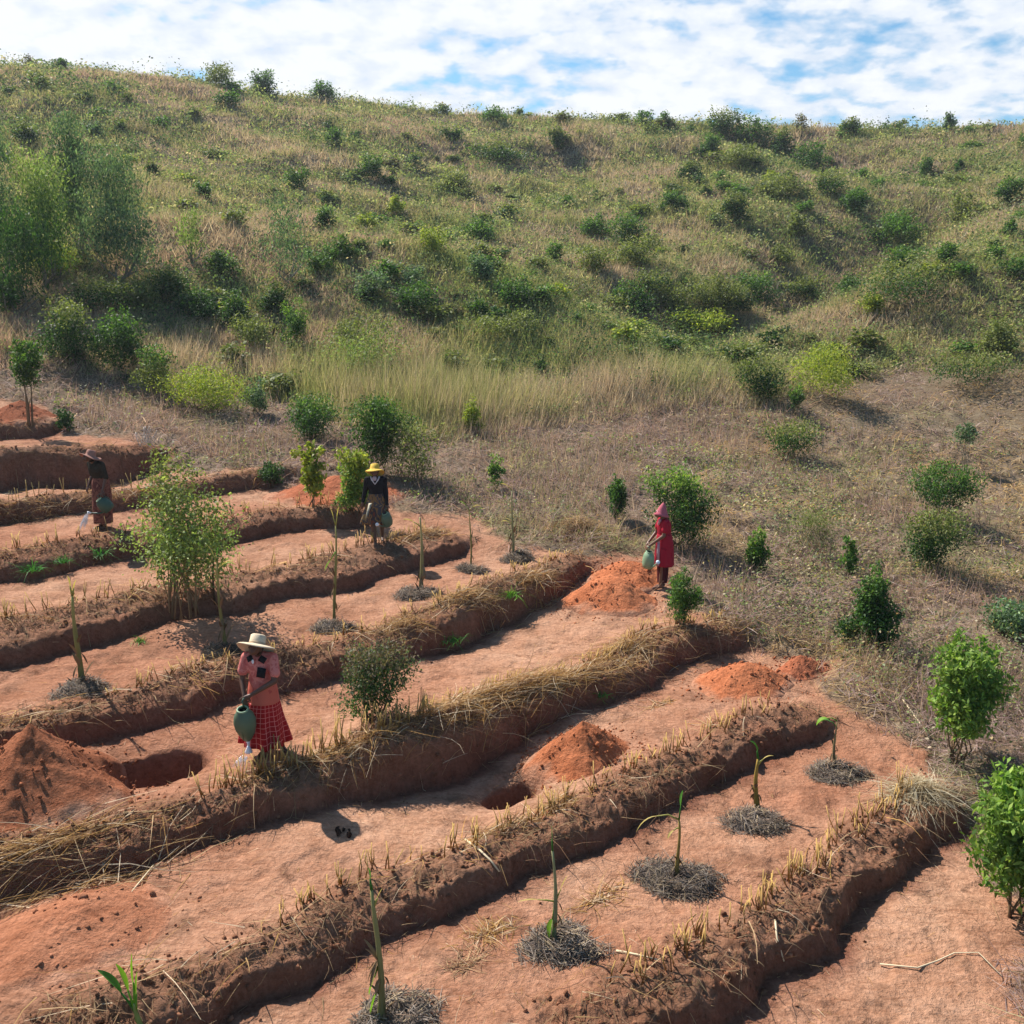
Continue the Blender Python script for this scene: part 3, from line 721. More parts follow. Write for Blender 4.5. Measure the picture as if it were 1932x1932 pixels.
# ------------------------------------------------------------------ mulched banana plants
def mulch(u, v, rad, seed, label, dark=1.0, n=1900, ring=True):
    rng = np.random.default_rng(seed); rad *= .70; n = int(n * .6)
    p = ground_at(u, v)
    P = Parts()
    # the packed core of the heap
    nr, nt = 14, 40
    Rr, Th = np.meshgrid(np.linspace(0, 1, nr), np.linspace(0, 2 * math.pi, nt, endpoint=False), indexing='ij')
    wob = 1 + .42 * fbm(np.cos(Th) + seed, np.sin(Th), 1.1, 3, seed)
    X = p.x + Rr * np.cos(Th) * rad * .92 * wob; Y = p.y + Rr * np.sin(Th) * rad * .8 * wob
    g = terrain(X, Y).reshape(X.shape)
    hh = rad * .15 * np.exp(-((Rr - .6) / .34) ** 2) * (1 + .5 * fbm(X, Y, 5, 3, seed))
    Z = g + hh - .05 * sstep(.88, 1, Rr)
    i = np.arange(nr - 1)[:, None] * nt; j = np.arange(nt)[None]; k = (j + 1) % nt
    f = np.stack([i + j, i + nt + j, i + nt + k, i + k], -1).reshape(-1, 4)
    P.add(np.stack([X.ravel(), Y.ravel(), Z.ravel()], 1) - np.array(p), f, np.array([.085, .066, .056]))
    q = np.sqrt(rng.uniform(.02, 1.15, n)); t = rng.uniform(0, 6.283, n)
    wb = np.interp(t, np.linspace(0, 6.283, nt), wob[0])
    x = p.x + q * np.cos(t) * rad * wb; y = p.y + q * np.sin(t) * rad * .88 * wb
    z = terrain(x, y) + np.exp(-((q - .55) / .36) ** 2) * rad * .34 * rng.uniform(.25, 1.1, n) + .012
    a = t + rng.normal(1.57, .9, n); pt = rng.normal(0, .35, n)
    d = np.stack([np.cos(a) * np.cos(pt), np.sin(a) * np.cos(pt), np.sin(pt)], 1)
    V, f = strips(rng, np.stack([x, y, z], 1) - np.array(p) - d * .08, d, rng.uniform(.08, .30, n), rng.uniform(.005, .010, n), 3, .6)
    pal = .85 * np.array([[.21, .165, .135], [.13, .10, .08], [.31, .255, .21], [.09, .068, .055], [.24, .16, .11], [.36, .27, .17]]) * dark
    P.add(V, f, np.repeat(pick(rng, pal, n), 8, axis=0))
    ob = P.build('mulch_heap', M_TWIG); ob.location = p
    tag(ob, label, 'mulch', 'dark mulch heaps around the young banana plants')
    return p
GREEN_L = np.array([.17, .36, .035]); GREEN_D = np.array([.06, .20, .035])
def leaf_blade(P, base, direc, length, width, c, curl=.6, side=None, segs=6):
    base = np.array(base, float); d = np.array(direc, float); d /= np.linalg.norm(d)
    sd = np.cross(d, [0, 0, 1.0]) if side is None else np.array(side, float); sd /= np.linalg.norm(sd) + 1e-9
    V = []; pnt = base.copy()
    for i in range(segs + 1):
        t = i / segs; w = width * math.sin(math.pi * min(.97, t * .9 + .08)) ** .8 * .5
        up = np.cross(sd, d); up /= np.linalg.norm(up)
        V += [pnt - sd * w + up * w * .5, pnt, pnt + sd * w + up * w * .5]
        d = d + np.array([0, 0, -curl / segs]); d /= np.linalg.norm(d); pnt = pnt + d * length / segs
    f = []
    for i in range(segs):
        for j in range(2):
            a = 3 * i + j; f.append((a, a + 1, a + 4, a + 3))
    P.add(V, f, c)
def banana(u, v, vtop, label, rad=.026, lean=(0, 0), leaves=(), seed=0, col=(.30, .26, .085), dz=0.0):
    p = ground_at(u, v)
    h = (v - vtop) / px_per_m(p) / .93
    root = empty('banana_plant', p); tag(root, label, 'banana plant', 'young banana plants on the terraces')
    r = np.random.default_rng(seed + 500); P = Parts()
    pts = []; n = 8
    for i in range(n + 1):
        t = i / n
        pts.append(np.array([lean[0] * t + .015 * math.sin(t * 5 + seed), lean[1] * t, -.05 + (h + .05) * t]))
    rad_l = [rad * .85 * (1.6 if i == 0 else 1.2 - .75 * i / n) * r.uniform(.88, 1.12) for i in range(n + 1)]
    cols = np.repeat(np.array([np.array(col) * (.5 + .6 * i / n) * r.uniform(.85, 1.15) for i in range(n + 1)]), 8, axis=0)
    cols = np.vstack([cols])
    V0 = P.n
    tube(P, pts, rad_l, 8, np.vstack([cols, cols[:1], cols[-1:]]))
    # dry sheaths around the stem
    for i in range(12):
        t = r.uniform(.02, .6); k = int(t * n); a = r.uniform(0, 6.28)
        b = pts[k] + np.array([math.cos(a), math.sin(a), 0]) * rad_l[k]
        leaf_blade(P, b, (math.cos(a) * .5, math.sin(a) * .5, r.choice([-1, .9])), r.uniform(.08, .2) * h, rad * 1.2, np.array([.20, .13, .07]) * r.uniform(.6, 1.3), .3)
    P.build('stem', M_STEM, root, True)
    for (t, dx, dy, dzz, ln, wd, cl, c) in leaves:
        k = min(int(t * n), n); LP = Parts(); b = pts[k]
        d = np.array([dx, dy, dzz], float); d /= np.linalg.norm(d)
        stalk = ln * .45; cc = GREEN_L if c == 'l' else (GREEN_D if c == 'd' else (np.array([.42, .38, .12]) if c == 'y' else np.array([.24, .17, .09])))
        tube(LP, [b, b + d * stalk * .5, b + d * stalk + np.array([0, 0, -.08 * cl * ln])], [rad * .4, rad * .3, rad * .2], 5, cc * .9)
        leaf_blade(LP, b + d * stalk + np.array([0, 0, -.08 * cl * ln]), d + np.array([0, 0, -.25 * cl]), ln * .5, wd * .75, cc * [1.15, 1, 1], cl)
        LP.build('leaf', M_LEAF, root, True)
    return root
mulch(155, 1302, .44, 1, 'wide thin dark mulch heap at the far left banana plant')
banana(153, 1290, 1128, 'tall banana stem with two short pale leaves forming a V, at the far left', .042, (0, 0), [(1, -.14, 0, 1, .28, .06, .1, 'y'), (1, .28, 0, 1, .24, .05, .3, 'y'), (.95, .1, .1, 1, .2, .05, .1, 'l')], 1)
mulch(425, 1232, .40, 2, 'dark mulch heap behind the person with the straw hat', .6)
banana(425, 1224, 1068, 'banana plant with drooping narrow leaves between the pale bush and the straw hat', .030, (-.05, 0), [(1, -.35, 0, 1, .3, .05, .5, 'y'), (1, .1, 0, 1, .25, .06, .6, 'd'), (.95, .3, 0, .7, .4, .05, 1.4, 'y'), (.9, .2, 0, .4, .4, .05, 1.5, 'l')], 2)
banana(407, 1148, 1062, 'short bare brown stick of a plant left of a banana plant by the pale bush', .020, (0, 0), [], 3, (.13, .08, .05))
mulch(628, 1184, .40, 3, 'grey mulch heap with a darker right side, in the middle of the left terraces')
banana(632, 1172, 998, 'tall leaning banana plant with a split top, behind the leafy dark bush', .026, (.06, 0), [(1, -.25, 0, 1, .3, .05, .2, 'y'), (1, .18, 0, 1, .32, .05, .2, 'y'), (.75, -.35, -.2, -.5, .35, .06, .3, 'l')], 4)
mulch(788, 1122, .40, 4, 'flat mulch heap round the thick pale banana stem')
banana(796, 1112, 985, 'thick straight pale banana stem with one yellow leaf, near a trench end', .034, (0, 0), [(.95, -.6, 0, .5, .35, .07, .6, 'y')], 5, (.34, .30, .13))
mulch(888, 1078, .38, 5, 'pale mulch heap near the back end of the middle terrace')
banana(888, 1068, 968, 'slim banana plant with shrivelled leaves beyond the thick pale stem', .018, (0, 0), [(1, -.4, 0, .8, .3, .06, .9, 'l'), (1, .4, 0, .6, .3, .05, 1.3, 'y')], 6)
mulch(980, 1052, .40, 6, 'mulch heap at the furthest banana plant, against the dry grass')
banana(967, 1048, 932, 'furthest banana plant with a flag of yellow leaf at its top, against dry grass', .028, (0, 0), [(1, -.5, 0, .6, .28, .07, .8, 'y'), (.5, -.6, 0, .5, .25, .05, .9, 'y')], 7, (.34, .32, .15))
mulch(1435, 1554, .43, 7, 'round tidy dark mulch heap in the middle of the near right terrace')
banana(1427, 1530, 1432, 'sturdy yellow banana stem with a curled green leaf, in the round tidy mulch heap', .036, (-.02, 0), [(1, -.12, 0, 1, .30, .10, 1.6, 'd'), (.95, .55, 0, .9, .26, .03, 1.0, 'y')], 8, (.34, .22, .05))
mulch(1577, 1459, .46, 8, 'dark mulch heap at the upper right end of the near terrace')
banana(1575, 1447, 1360, 'thin banana plant with wilted light green leaves near the bank end', .022, (-.03, 0), [(1, -.5, 0, .3, .32, .10, 1.6, 'l'), (.98, -.3, .2, .4, .3, .07, 1.7, 'd')], 9, (.24, .19, .09))
mulch(1282, 1664, .50, 9, 'wide dark mulch heap below the plant with an arching leaf', .75)
banana(1281, 1650, 1538, 'banana plant with one long leaf stalk arching to the left', .026, (-.03, 0), [(1, .08, 0, 1, .34, .09, .2, 'd'), (1, -.9, 0, .45, .55, .03, 1.6, 'y'), (.93, -.4, -.3, .1, .2, .04, 1.2, 'y')], 10, (.30, .21, .06))
mulch(1052, 1787, .50, 10, 'grey bushy mulch heap split in two lobes, near the bottom middle')
banana(1048, 1785, 1600, 'tall banana plant with thin pale top and one hanging yellow leaf, bottom middle', .026, (-.03, 0), [(1, -.05, 0, 1, .26, .03, .1, 'd'), (.62, -.5, 0, .1, .36, .03, .4, 'y'), (.55, -.22, -.1, -1.2, .36, .11, .3, 'l'), (.5, .3, 0, .9, .3, .03, .3, 'y')], 11, (.24, .24, .12))
mulch(735, 1925, .46, 11, 'grey mulch heap cut by the bottom edge of the view')
banana(722, 1930, 1670, 'tallest and nearest banana stem with two hanging yellow green leaves on its left', .034, (-.04, 0), [(1, -.1, 0, 1, .20, .05, .1, 'd'), (.62, -.3, 0, -.9, .34, .08, .2, 'l'), (.45, -.28, 0, -.9, .36, .09, .2, 'l'), (.9, .3, 0, .8, .2, .02, .3, 'y')], 12, (.25, .23, .09))
banana(268, 1965, 1895, 'green leafy banana shoot growing from the bank in the lower left corner', .030, (-.02, 0), [(.8, -.5, 0, 1, .50, .10, .5, 'd'), (.85, -.22, 0, 1, .48, .09, .4, 'l'), (.9, .03, 0, 1, .50, .05, .1, 'l'), (.8, .1, 0, 1, .38, .05, .1, 'l')], 13, (.20, .26, .07))

P = Parts(); p = ground_at(644, 1576); r = np.random.default_rng(3)
for i in range(5): clod(P, r, np.array([r.normal(0, .045), r.normal(0, .03), .02]), r.uniform(.02, .04), np.array([.05, .03, .022]))
o = P.build('soil_clod', M_SOIL, None, True); o.location = p; tag(o, 'dark clump of soil and roots lying alone on the bed below the thick bank', 'clod')

# ------------------------------------------------------------------ hillside grass: many single blades
rng = np.random.default_rng(77)
G_DRY = np.array([[.34, .235, .155], [.42, .31, .19], [.28, .17, .115], [.38, .25, .17], [.48, .38, .25]])
G_PINK = np.array([[.36, .215, .165], [.42, .27, .21], [.30, .17, .13], [.46, .33, .26]])
G_OLIVE = np.array([[.34, .335, .16], [.41, .39, .20], [.27, .28, .125], [.48, .45, .25]])
G_GREEN = np.array([[.24, .30, .11], [.31, .36, .13], [.19, .245, .095], [.38, .40, .15]])
G_DRY = np.array([[.43, .345, .25], [.50, .42, .31], [.36, .28, .205], [.46, .355, .27], [.58, .50, .38]]); G_PINK = np.array([[.42, .30, .245], [.48, .35, .28], [.37, .26, .21], [.52, .40, .33]])
CUT_XY = np.array([ground_at(u, v)[:2] for u, v in [(-100,700),(60,690),(200,720),(330,745),(520,760),(640,800),(800,830),(950,820),(1150,790),(1330,765),(1450,770),(1560,735),(1700,700),(1850,712),(2100,720)]])
def beyond_cut(x, y):
    """>0 where the uncut tall grass stands (metres beyond its edge)"""
    a = np.arctan2(x, y); ca = np.arctan2(CUT_XY[:, 0], CUT_XY[:, 1]); cr = np.hypot(CUT_XY[:, 0], CUT_XY[:, 1])
    return np.hypot(x, y) - np.interp(a, ca, cr)
def grass_colour(x, y, rng, bush=0):
    n = len(x); p = fbm(x, y, .11, 4, 401, .6); q = fbm(x, y, .35, 3, 405, .6); r = np.hypot(x, y)
    green = p * .8 + q * .7 + np.interp(r, [18, 27, 32, 36, 48, 70, 100], [-.05, -.02, .05, .36, .45, .33, .16]) + np.where((x > 5) & (r < 40), .12, 0) + rng.normal(0, .3, n)
    pink = fbm(x, y, .16, 3, 411) + rng.normal(0, .3, n)
    c = pick(rng, G_DRY, n, .14); m = pink > .32; c[m] = pick(rng, G_PINK, n, .14)[m]
    m = green > .06; c[m] = pick(rng, G_OLIVE, n, .14)[m]; m = green > .75; c[m] = pick(rng, G_GREEN, n, .14)[m]
    return c
def radial_points(rng, n, r0, r1, half, pw=0.0):
    """uniform per picture area for pw=0 (density falls off as 1/r^2)"""
    t = rng.random(n)
    r = np.exp(math.log(r0) + t * math.log(r1 / r0)) if pw == 0 else (r0 ** pw + t * (r1 ** pw - r0 ** pw)) ** (1 / pw)
    a = rng.uniform(-half, half, n)
    return r * np.sin(a), r * np.cos(a), r
HALF = R(34)
nt = 74000
x, y, r = radial_points(rng, nt, 22, 101, HALF, .5)
bc = beyond_cut(x, y); k = bc > 0; x, y, r, bc = x[k], y[k], r[k], bc[k]; nt = len(x)
per = 11
edge_tall = np.clip(bc / 1.5, .35, 1)
hpatch = (1 + .5 * fbm(x, y, .22, 3, 421)).clip(.4, 1.6)
hh = hpatch * edge_tall * rng.uniform(.6, 1.25, nt) * np.interp(r, [22, 31, 36, 100], [1.1, 1.1, .46, .55])
bx = np.repeat(x, per) + rng.normal(0, .16, nt * per) * np.repeat(np.interp(r, [20, 100], [.9, 2.2]), per)
by = np.repeat(y, per) + rng.normal(0, .16, nt * per) * np.repeat(np.interp(r, [20, 100], [.9, 2.2]), per)
bz = np.repeat(terrain(x, y), per)
ln = np.repeat(hh, per) * rng.uniform(.35, 1.15, nt * per)
wd = np.repeat(np.interp(r, [20, 35, 60, 100], [.014, .024, .045, .075]), per) * rng.uniform(.6, 1.4, nt * per)
lean = rng.normal(0, 1, (nt * per, 3)) * np.repeat(np.interp(r, [28, 38], [.28, .6]), per)[:, None]; lean[:, 2] = 1; lean[:, 0] += .12
lean /= np.linalg.norm(lean, axis=1)[:, None]
cc = grass_colour(np.repeat(x, per), np.repeat(y, per), rng)
V, f = tris(rng, np.stack([bx, by, bz - .03], 1), lean, ln, wd)
tag(new_mesh('hillside_grass', V, f, M_GRASS, None, np.repeat(cc, 3, axis=0)), kind='stuff')

# broad leaved weeds mixed into the hillside grass
nw = 30000; per = 15
x, y, r = radial_points(rng, nw, 20, 101, HALF, .6)
g = fbm(x, y, .11, 4, 401, .6) * .8 + fbm(x, y, .35, 3, 405, .6) * .7 + np.interp(r, [18, 26, 34, 48, 70, 100], [-.1, .15, .35, .35, .1, -.05])
k = (beyond_cut(x, y) > .1) & (rng.random(nw) < (g * .8 + .55).clip(.14, 1)); x, y, r = x[k], y[k], r[k]; nw = len(x)
size = rng.uniform(.2, .62, nw) ** 1.0 * np.interp(r, [20, 100], [.8, 1.3]) * (1 + .4 * fbm(x, y, .5, 2, 471)).clip(.5, 1.5)
thick = (fbm(x, y, .16, 4, 477, .6) + .35 * fbm(x, y, .9, 2, 478) > .42) & (r > 30); size = size * np.where(thick, 1.6, 1.0)
z = terrain(x, y)
o = rng.normal(0, .45, (nw, per, 3)); o[:, :, 2] = rng.uniform(.15, 1.25, (nw, per))
ctr = np.stack([x, y, z], 1)[:, None] + o * size[:, None, None]; ctr = ctr.reshape(-1, 3)
lw = np.repeat(np.interp(r, [20, 40, 100], [.045, .085, .18]), per) * rng.uniform(.6, 1.3, nw * per)
WEED = np.array([[.19, .25, .085], [.26, .32, .10], [.13, .18, .065], [.31, .34, .12], [.23, .27, .14], [.34, .335, .16], [.09, .13, .05], [.40, .33, .20]])
wc0 = pick(rng, WEED, nw, .2); wc0[thick] = pick(rng, np.array([[.07, .12, .045], [.10, .16, .05], [.14, .20, .07], [.06, .10, .045]]), nw, .2)[thick]
wc = np.repeat(wc0, per, axis=0) * rng.uniform(.7, 1.3, (nw * per, 1))
def leaves(rng, ctr, ll, lw, up=.7, drop=0.0):
    n = len(ctr)
    nrm = rng.normal(0, 1, (n, 3)); nrm[:, 2] = np.abs(nrm[:, 2]) + up; nrm /= np.linalg.norm(nrm, axis=1)[:, None]
    a = np.cross(nrm, rng.normal(0, 1, (n, 3))); a[:, 2] -= drop; a /= np.linalg.norm(a, axis=1)[:, None]
    b = np.cross(nrm, a); b /= np.linalg.norm(b, axis=1)[:, None]
    ll = np.broadcast_to(ll, (n,))[:, None] * .5; lw = np.broadcast_to(lw, (n,))[:, None] * .5
    V = np.stack([ctr - a * ll, ctr + b * lw - a * ll * .1 + nrm * lw * .25, ctr + a * ll, ctr - b * lw - a * ll * .1 + nrm * lw * .25], 1)
    return V.reshape(-1, 3), np.arange(n * 4).reshape(-1, 4)
V, f = leaves(rng, ctr, lw * 1.3, lw * .8)
tag(new_mesh('hillside_weeds', V, f, M_WEED, None, np.repeat(wc, 4, axis=0)), kind='stuff')

# cut and trampled dry grass between the terraces and the tall grass
nm = 165000
x, y, r = radial_points(rng, nm, 7, 44, HALF, .4)
k = beyond_cut(x, y) < .6; x, y, r = x[k], y[k], r[k]
sd = poly_sd(SOIL_XY, x, y) + fbm(x, y, 1.1, 4, 41) * .45
k = sd < .1 + rng.normal(0, .12, len(x)); x, y, r, sd = x[k], y[k], r[k], sd[k]; nm = len(x)
clump = fbm(x, y, .75, 4, 431, .6)
pitch = rng.normal(.22, .35, nm) + .35 * clump
a = fbm(x, y, .5, 3, 433) * 4 + rng.normal(0, 1.1, nm)
ln = rng.uniform(.12, .42, nm) * (1 + .5 * clump).clip(.4, 1.6)
wd = np.interp(r, [8, 14, 30], [.007, .010, .020]) * rng.uniform(.6, 1.5, nm)
pal_a = np.array([[.36, .25, .225], [.43, .315, .285], [.28, .19, .17], [.50, .40, .35], [.23, .155, .14], [.38, .26, .24]])
c = pick(rng, pal_a, nm, .15)
tan = fbm(x, y, .4, 3, 437) + np.clip((x - 5) * .06, -.3, .35) + rng.normal(0, .3, nm) > .55; c[tan] = pick(rng, np.array([[.48, .33, .16], [.55, .42, .24], [.40, .27, .12]]), nm)[tan]
grn = fbm(x, y, .45, 3, 439) + rng.normal(0, .3, nm) > .62; c[grn] = pick(rng, G_OLIVE * .9, nm)[grn]
d = np.stack([np.cos(a) * np.cos(pitch), np.sin(a) * np.cos(pitch), np.sin(pitch)], 1)
V, f = strips(rng, np.stack([x, y, terrain(x, y) + rng.uniform(0, .12, nm) * (1 + clump).clip(.2, 2)], 1), d, ln, wd, 2, .5)
tag(new_mesh('trampled_dry_grass', V, f, M_GRASS, None, np.repeat(c, 6, axis=0)), kind='stuff')
# upright thin stems left standing in it
nm = 60000
x, y, r = radial_points(rng, nm, 12, 31, HALF, .5)
stand = fbm(x, y, .3, 3, 441) + .15 * np.clip((x + 2) * .1, -1, .4)
k = (beyond_cut(x, y) < .6) & (poly_sd(SOIL_XY, x, y) < -.4) & (rng.random(nm) < (.30 + 1.3 * stand).clip(0.04, 1)); x, y, r = x[k], y[k], r[k]; nm = len(x)
lean = rng.normal(0, .35, (nm, 3)); lean[:, 2] = 1; lean /= np.linalg.norm(lean, axis=1)[:, None]
V, f = tris(rng, np.stack([x, y, terrain(x, y) - .02], 1), lean, rng.uniform(.25, .7, nm), np.interp(r, [10, 30], [.009, .018]))
c = pick(rng, np.vstack([pal_a, pal_a, G_OLIVE * .7, G_PINK * .7]), nm)
tag(new_mesh('standing_dry_grass', V, f, M_GRASS, None, np.repeat(c, 3, axis=0)), kind='stuff')
# low weeds with round leaves in the cleared ground
nw = 9000; per = 16
x, y, r = radial_points(rng, nw, 9, 31, HALF, .6)
sdw = poly_sd(SOIL_XY, x, y)
k = (beyond_cut(x, y) < .3) & (sdw < -.15) & (rng.random(nw) < (.18 + .05 * np.clip(x, -3, 5) + 1.3 * fbm(x, y, .4, 3, 451)).clip(.02, 1)); x, y, r = x[k], y[k], r[k]; nw = len(x)
size = rng.uniform(.1, .36, nw) * (1 + .5 * (x > 3.5)); o = rng.normal(0, .55, (nw, per, 3)); o[:, :, 2] = rng.uniform(.1, 1.1, (nw, per))
ctr = (np.stack([x, y, terrain(x, y)], 1)[:, None] + o * size[:, None, None]).reshape(-1, 3)
lw = np.repeat(np.interp(r, [9, 30], [.03, .055]), per) * rng.uniform(.6, 1.3, nw * per)
wc = np.repeat(pick(rng, np.vstack([WEED * .9, [[.33, .26, .12], [.28, .22, .12]]]), nw, .2), per, axis=0) * rng.uniform(.7, 1.3, (nw * per, 1))
V, f = leaves(rng, ctr, lw * 1.4, lw * .8)
tag(new_mesh('low_weeds', V, f, M_LEAF, None, np.repeat(wc, 4, axis=0)), kind='stuff')
# fallen broad dry leaves on the right
nl = 7000
x, y, r = radial_points(rng, nl, 8, 30, HALF, .5)
k = (x > 1) & (beyond_cut(x, y) < 0) & (poly_sd(SOIL_XY, x, y) < -.1) & (rng.random(nl) < (.3 + fbm(x, y, .5, 3, 461)).clip(0.02, 1)); x, y, r = x[k], y[k], r[k]; nl = len(x)
V, f = leaves(rng, np.stack([x, y, terrain(x, y) + rng.uniform(.03, .2, nl)], 1), np.interp(r, [8, 30], [.06, .10]), np.interp(r, [8, 30], [.035, .06]), 1.0)
tag(new_mesh('fallen_dry_leaves', V, f, M_GRASS, None, np.repeat(pick(rng, np.array([[.58, .42, .24], [.45, .28, .13], [.66, .56, .40], [.5, .33, .12]]), nl), 4, axis=0)), kind='stuff')
# green grass tufts hanging on the banks
def grass_tuft(u, v, size, label, col=GREEN_D, n=70):
    p = ground_at(u, v); r = np.random.default_rng(int(u)); P = Parts()
    b = r.normal(0, .2, (n, 3)) * size; b[:, 2] = 0
    d = r.normal(0, .7, (n, 3)); d[:, 2] = np.abs(d[:, 2]) + .6; d /= np.linalg.norm(d, axis=1)[:, None]
    V, f = strips(r, b, d, r.uniform(.5, 1.1, n) * size, np.full(n, .014), 4, 1.3)
    P.add(V, f, np.repeat(col * r.uniform(.6, 1.7, (n, 1)), 10, axis=0))
    ob = P.build('grass_tuft', M_LEAF); ob.location = p
    tag(ob, label, 'grass tuft', 'green grass tufts on the banks')
grass_tuft(850, 1212, .34, 'bright green grass tuft on the bank behind the dark leafy bush')
grass_tuft(60, 1085, .40, 'dark green grass tuft hanging over the bank at the far left')
grass_tuft(116, 1066, .30, 'small green grass tuft between two larger ones on the left bank')
grass_tuft(186, 1052, .36, 'green grass tuft on the bank just left of the pale thin stemmed bush')
grass_tuft(962, 1134, .34, 'yellow green grass tuft on the bank left of the bright soil heap', GREEN_L * .7)
grass_tuft(262, 1212, .22, 'small olive grass tuft low on the bank below the pale bush', GREEN_L * .5, 40)
grass_tuft(1132, 1316, .20, 'small green weed in the thick straw bank behind the soil cone', GREEN_D, 30)

# ------------------------------------------------------------------ shrubs and trees
PAL = {
 'dark': np.array([[.035, .085, .022], [.05, .11, .028], [.07, .14, .03], [.028, .065, .022]]),
 'mid': np.array([[.07, .145, .03], [.10, .19, .035], [.05, .11, .03], [.13, .22, .04]]),
 'bright': np.array([[.15, .255, .045], [.20, .31, .055], [.11, .20, .04], [.26, .35, .075]]),
 'yellow': np.array([[.26, .31, .035], [.33, .36, .05], [.19, .26, .035], [.38, .38, .08]]),
 'olive': np.array([[.15, .18, .05], [.20, .22, .07], [.11, .14, .04], [.24, .25, .09]]),
 'grey': np.array([[.10, .165, .085], [.14, .21, .11], [.07, .125, .065], [.18, .25, .13]]),
 'pale': np.array([[.20, .27, .065], [.27, .33, .10], [.14, .21, .05], [.32, .38, .15]]),
 'bronze': np.array([[.17, .13, .09], [.22, .17, .11], [.12, .10, .06], [.10, .14, .06]]),
}
def crown_points(r, n, w, h, z0, lobes, shape='round', fuzz=.25):
    """leaf centres spread through a set of uneven lobes"""
    C = []
    for i in range(lobes):
        t = (i + .5) / lobes
        zz = z0 + (h - z0) * (t * .82 + .08)
        tt = (zz - z0) / (h - z0)
        env = {'round': math.sin(math.pi * (.18 + .72 * tt)), 'cone': 1.02 - .8 * tt, 'vase': .45 + .75 * math.sin(math.pi * min(1, .15 + .6 * tt)), 'column': .75 + .2 * math.sin(math.pi * tt), 'wild': 1.15 - .75 * tt ** 1.3}[shape]
        a = i * 2.4 + r.uniform(-.9, .9); q = r.uniform(.25, 1.1) * w * .5 * env * .78
        rad = (w * .5 * env) * r.uniform(.26, .66)
        C.append((math.cos(a) * q, math.sin(a) * q, zz, rad, min(rad * r.uniform(.7, 1.1), (h - z0) * .3)))
    if shape != 'wild': C.append((0, 0, z0 + (h - z0) * .42, w * .30, (h - z0) * .34))
    C = np.array(C); lobes = len(C); wt = C[:, 3] ** 2 * C[:, 4]; k = r.choice(lobes, n, p=wt / wt.sum())
    d = r.normal(0, 1, (n, 3)); d /= np.linalg.norm(d, axis=1)[:, None]
    rr = r.random(n) ** .42 * (1 + r.normal(0, fuzz * .5, n)).clip(.3, 1.8)
    p = C[k, :3] + d * rr[:, None] * np.stack([C[k, 3], C[k, 3], C[k, 4]], 1)
    p[:, 2] = np.clip(p[:, 2], z0 * .6 + .02, None)
    return p, C, k
def shrub_mesh(r, w, h, n, ls, pal, shape='round', z0=.08, lobes=9, stems=6, fuzz=.3, up=.6, drop=0.0, narrow=.5, srad=.012, root=None, splay=.9, foot=.12, scol=(.17, .11, .06), pal2=None):
    z0 = z0 * h
    p, C, k = crown_points(r, n, w, h, z0, lobes, shape, fuzz)
    lobes = len(C); tone = r.uniform(.78, 1.25, (lobes, 1))
    c = pick(r, PAL[pal], n, .18) * tone[k]
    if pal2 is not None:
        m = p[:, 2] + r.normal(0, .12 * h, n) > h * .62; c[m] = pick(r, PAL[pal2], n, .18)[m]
    V, f = leaves(r, p, ls * r.uniform(.6, 1.35, n), ls * narrow * r.uniform(.7, 1.3, n), up, drop)
    P = Parts(); P.add(V, f, np.repeat(c, 4, axis=0))
    S = Parts()
    if stems:
        for i in range(stems):
            t = C[i % lobes]; a = r.uniform(0, 6.28); b = np.array([math.cos(a) * foot * w, math.sin(a) * foot * w, -.08])
            e = np.array([t[0], t[1], t[2]]) * [splay, splay, 1]; m1 = b * .5 + e * .5 + r.normal(0, .03 * h, 3); m1[2] = (b[2] + e[2]) * .5
            tube(S, [b, b * .8 + m1 * .2 + [0, 0, .05 * h], m1, e], [srad * 1.3, srad * 1.1, srad * .8, srad * .4], 5, np.array(scol) * r.uniform(.7, 1.3))
    return P, S
def px_shrub(name, cat, label, u, top, base, wpx, pal, shape='round', n=1500, ls=.06, seed=None, ub=None, **kw):
    """a shrub standing where its foot is seen; height and width from how large it shows"""
    n = int(n * 2.1); ls = ls * 1.3; kw['lobes'] = int(kw.get('lobes', 9) * 2.2); kw.setdefault('drop', .6); kw.setdefault('narrow', .42); seed = seed or int(u * 7 + base); r = np.random.default_rng(seed)
    if 'fuzz' in kw: kw['fuzz'] *= .75
    p = ground_at(ub or u, base); s = px_per_m(p)
    h = (base - top) / s / .96; w = wpx / s
    P, S = shrub_mesh(r, w, h, n, ls, pal, shape, **kw)
    root = empty(name, p); tag(root, label, cat)
    P.build('foliage', M_LEAF, root)
    if S.n: S.build('stem', M_STEM, root, True)
    if ub: 
        for ch in root.children: ch.location.x += (u - ub) / s
    return root
sh = px_shrub
sh('shrub', 'shrub', 'large pale green bush on many thin bare stems, rising from a left bank', 348, 852, 1165, 205, 'pale', 'wild', 3900, .046, z0=.20, lobes=17, stems=26, narrow=.6, srad=.009, fuzz=.45, foot=.13, splay=.6, scol=(.26, .17, .09), pal2='olive')
sh('shrub', 'shrub', 'dark leafy bush with a bronze twiggy top, right of the plaid skirt', 705, 1212, 1362, 112, 'dark', 'vase', 3400, .036, z0=.02, lobes=10, stems=14, fuzz=.4, pal2='bronze', narrow=.4)
sh('sapling', 'sapling', 'slim yellow green sapling in front of the red soil heap', 589, 832, 958, 58, 'yellow', 'column', 520, .075, z0=.12, lobes=7, stems=4, narrow=.6)
sh('sapling', 'sapling', 'bushy yellow green sapling at the left of the person in the yellow hat', 672, 842, 972, 78, 'bright', 'column', 1500, .07, z0=.04, lobes=10, stems=5, pal2='yellow')
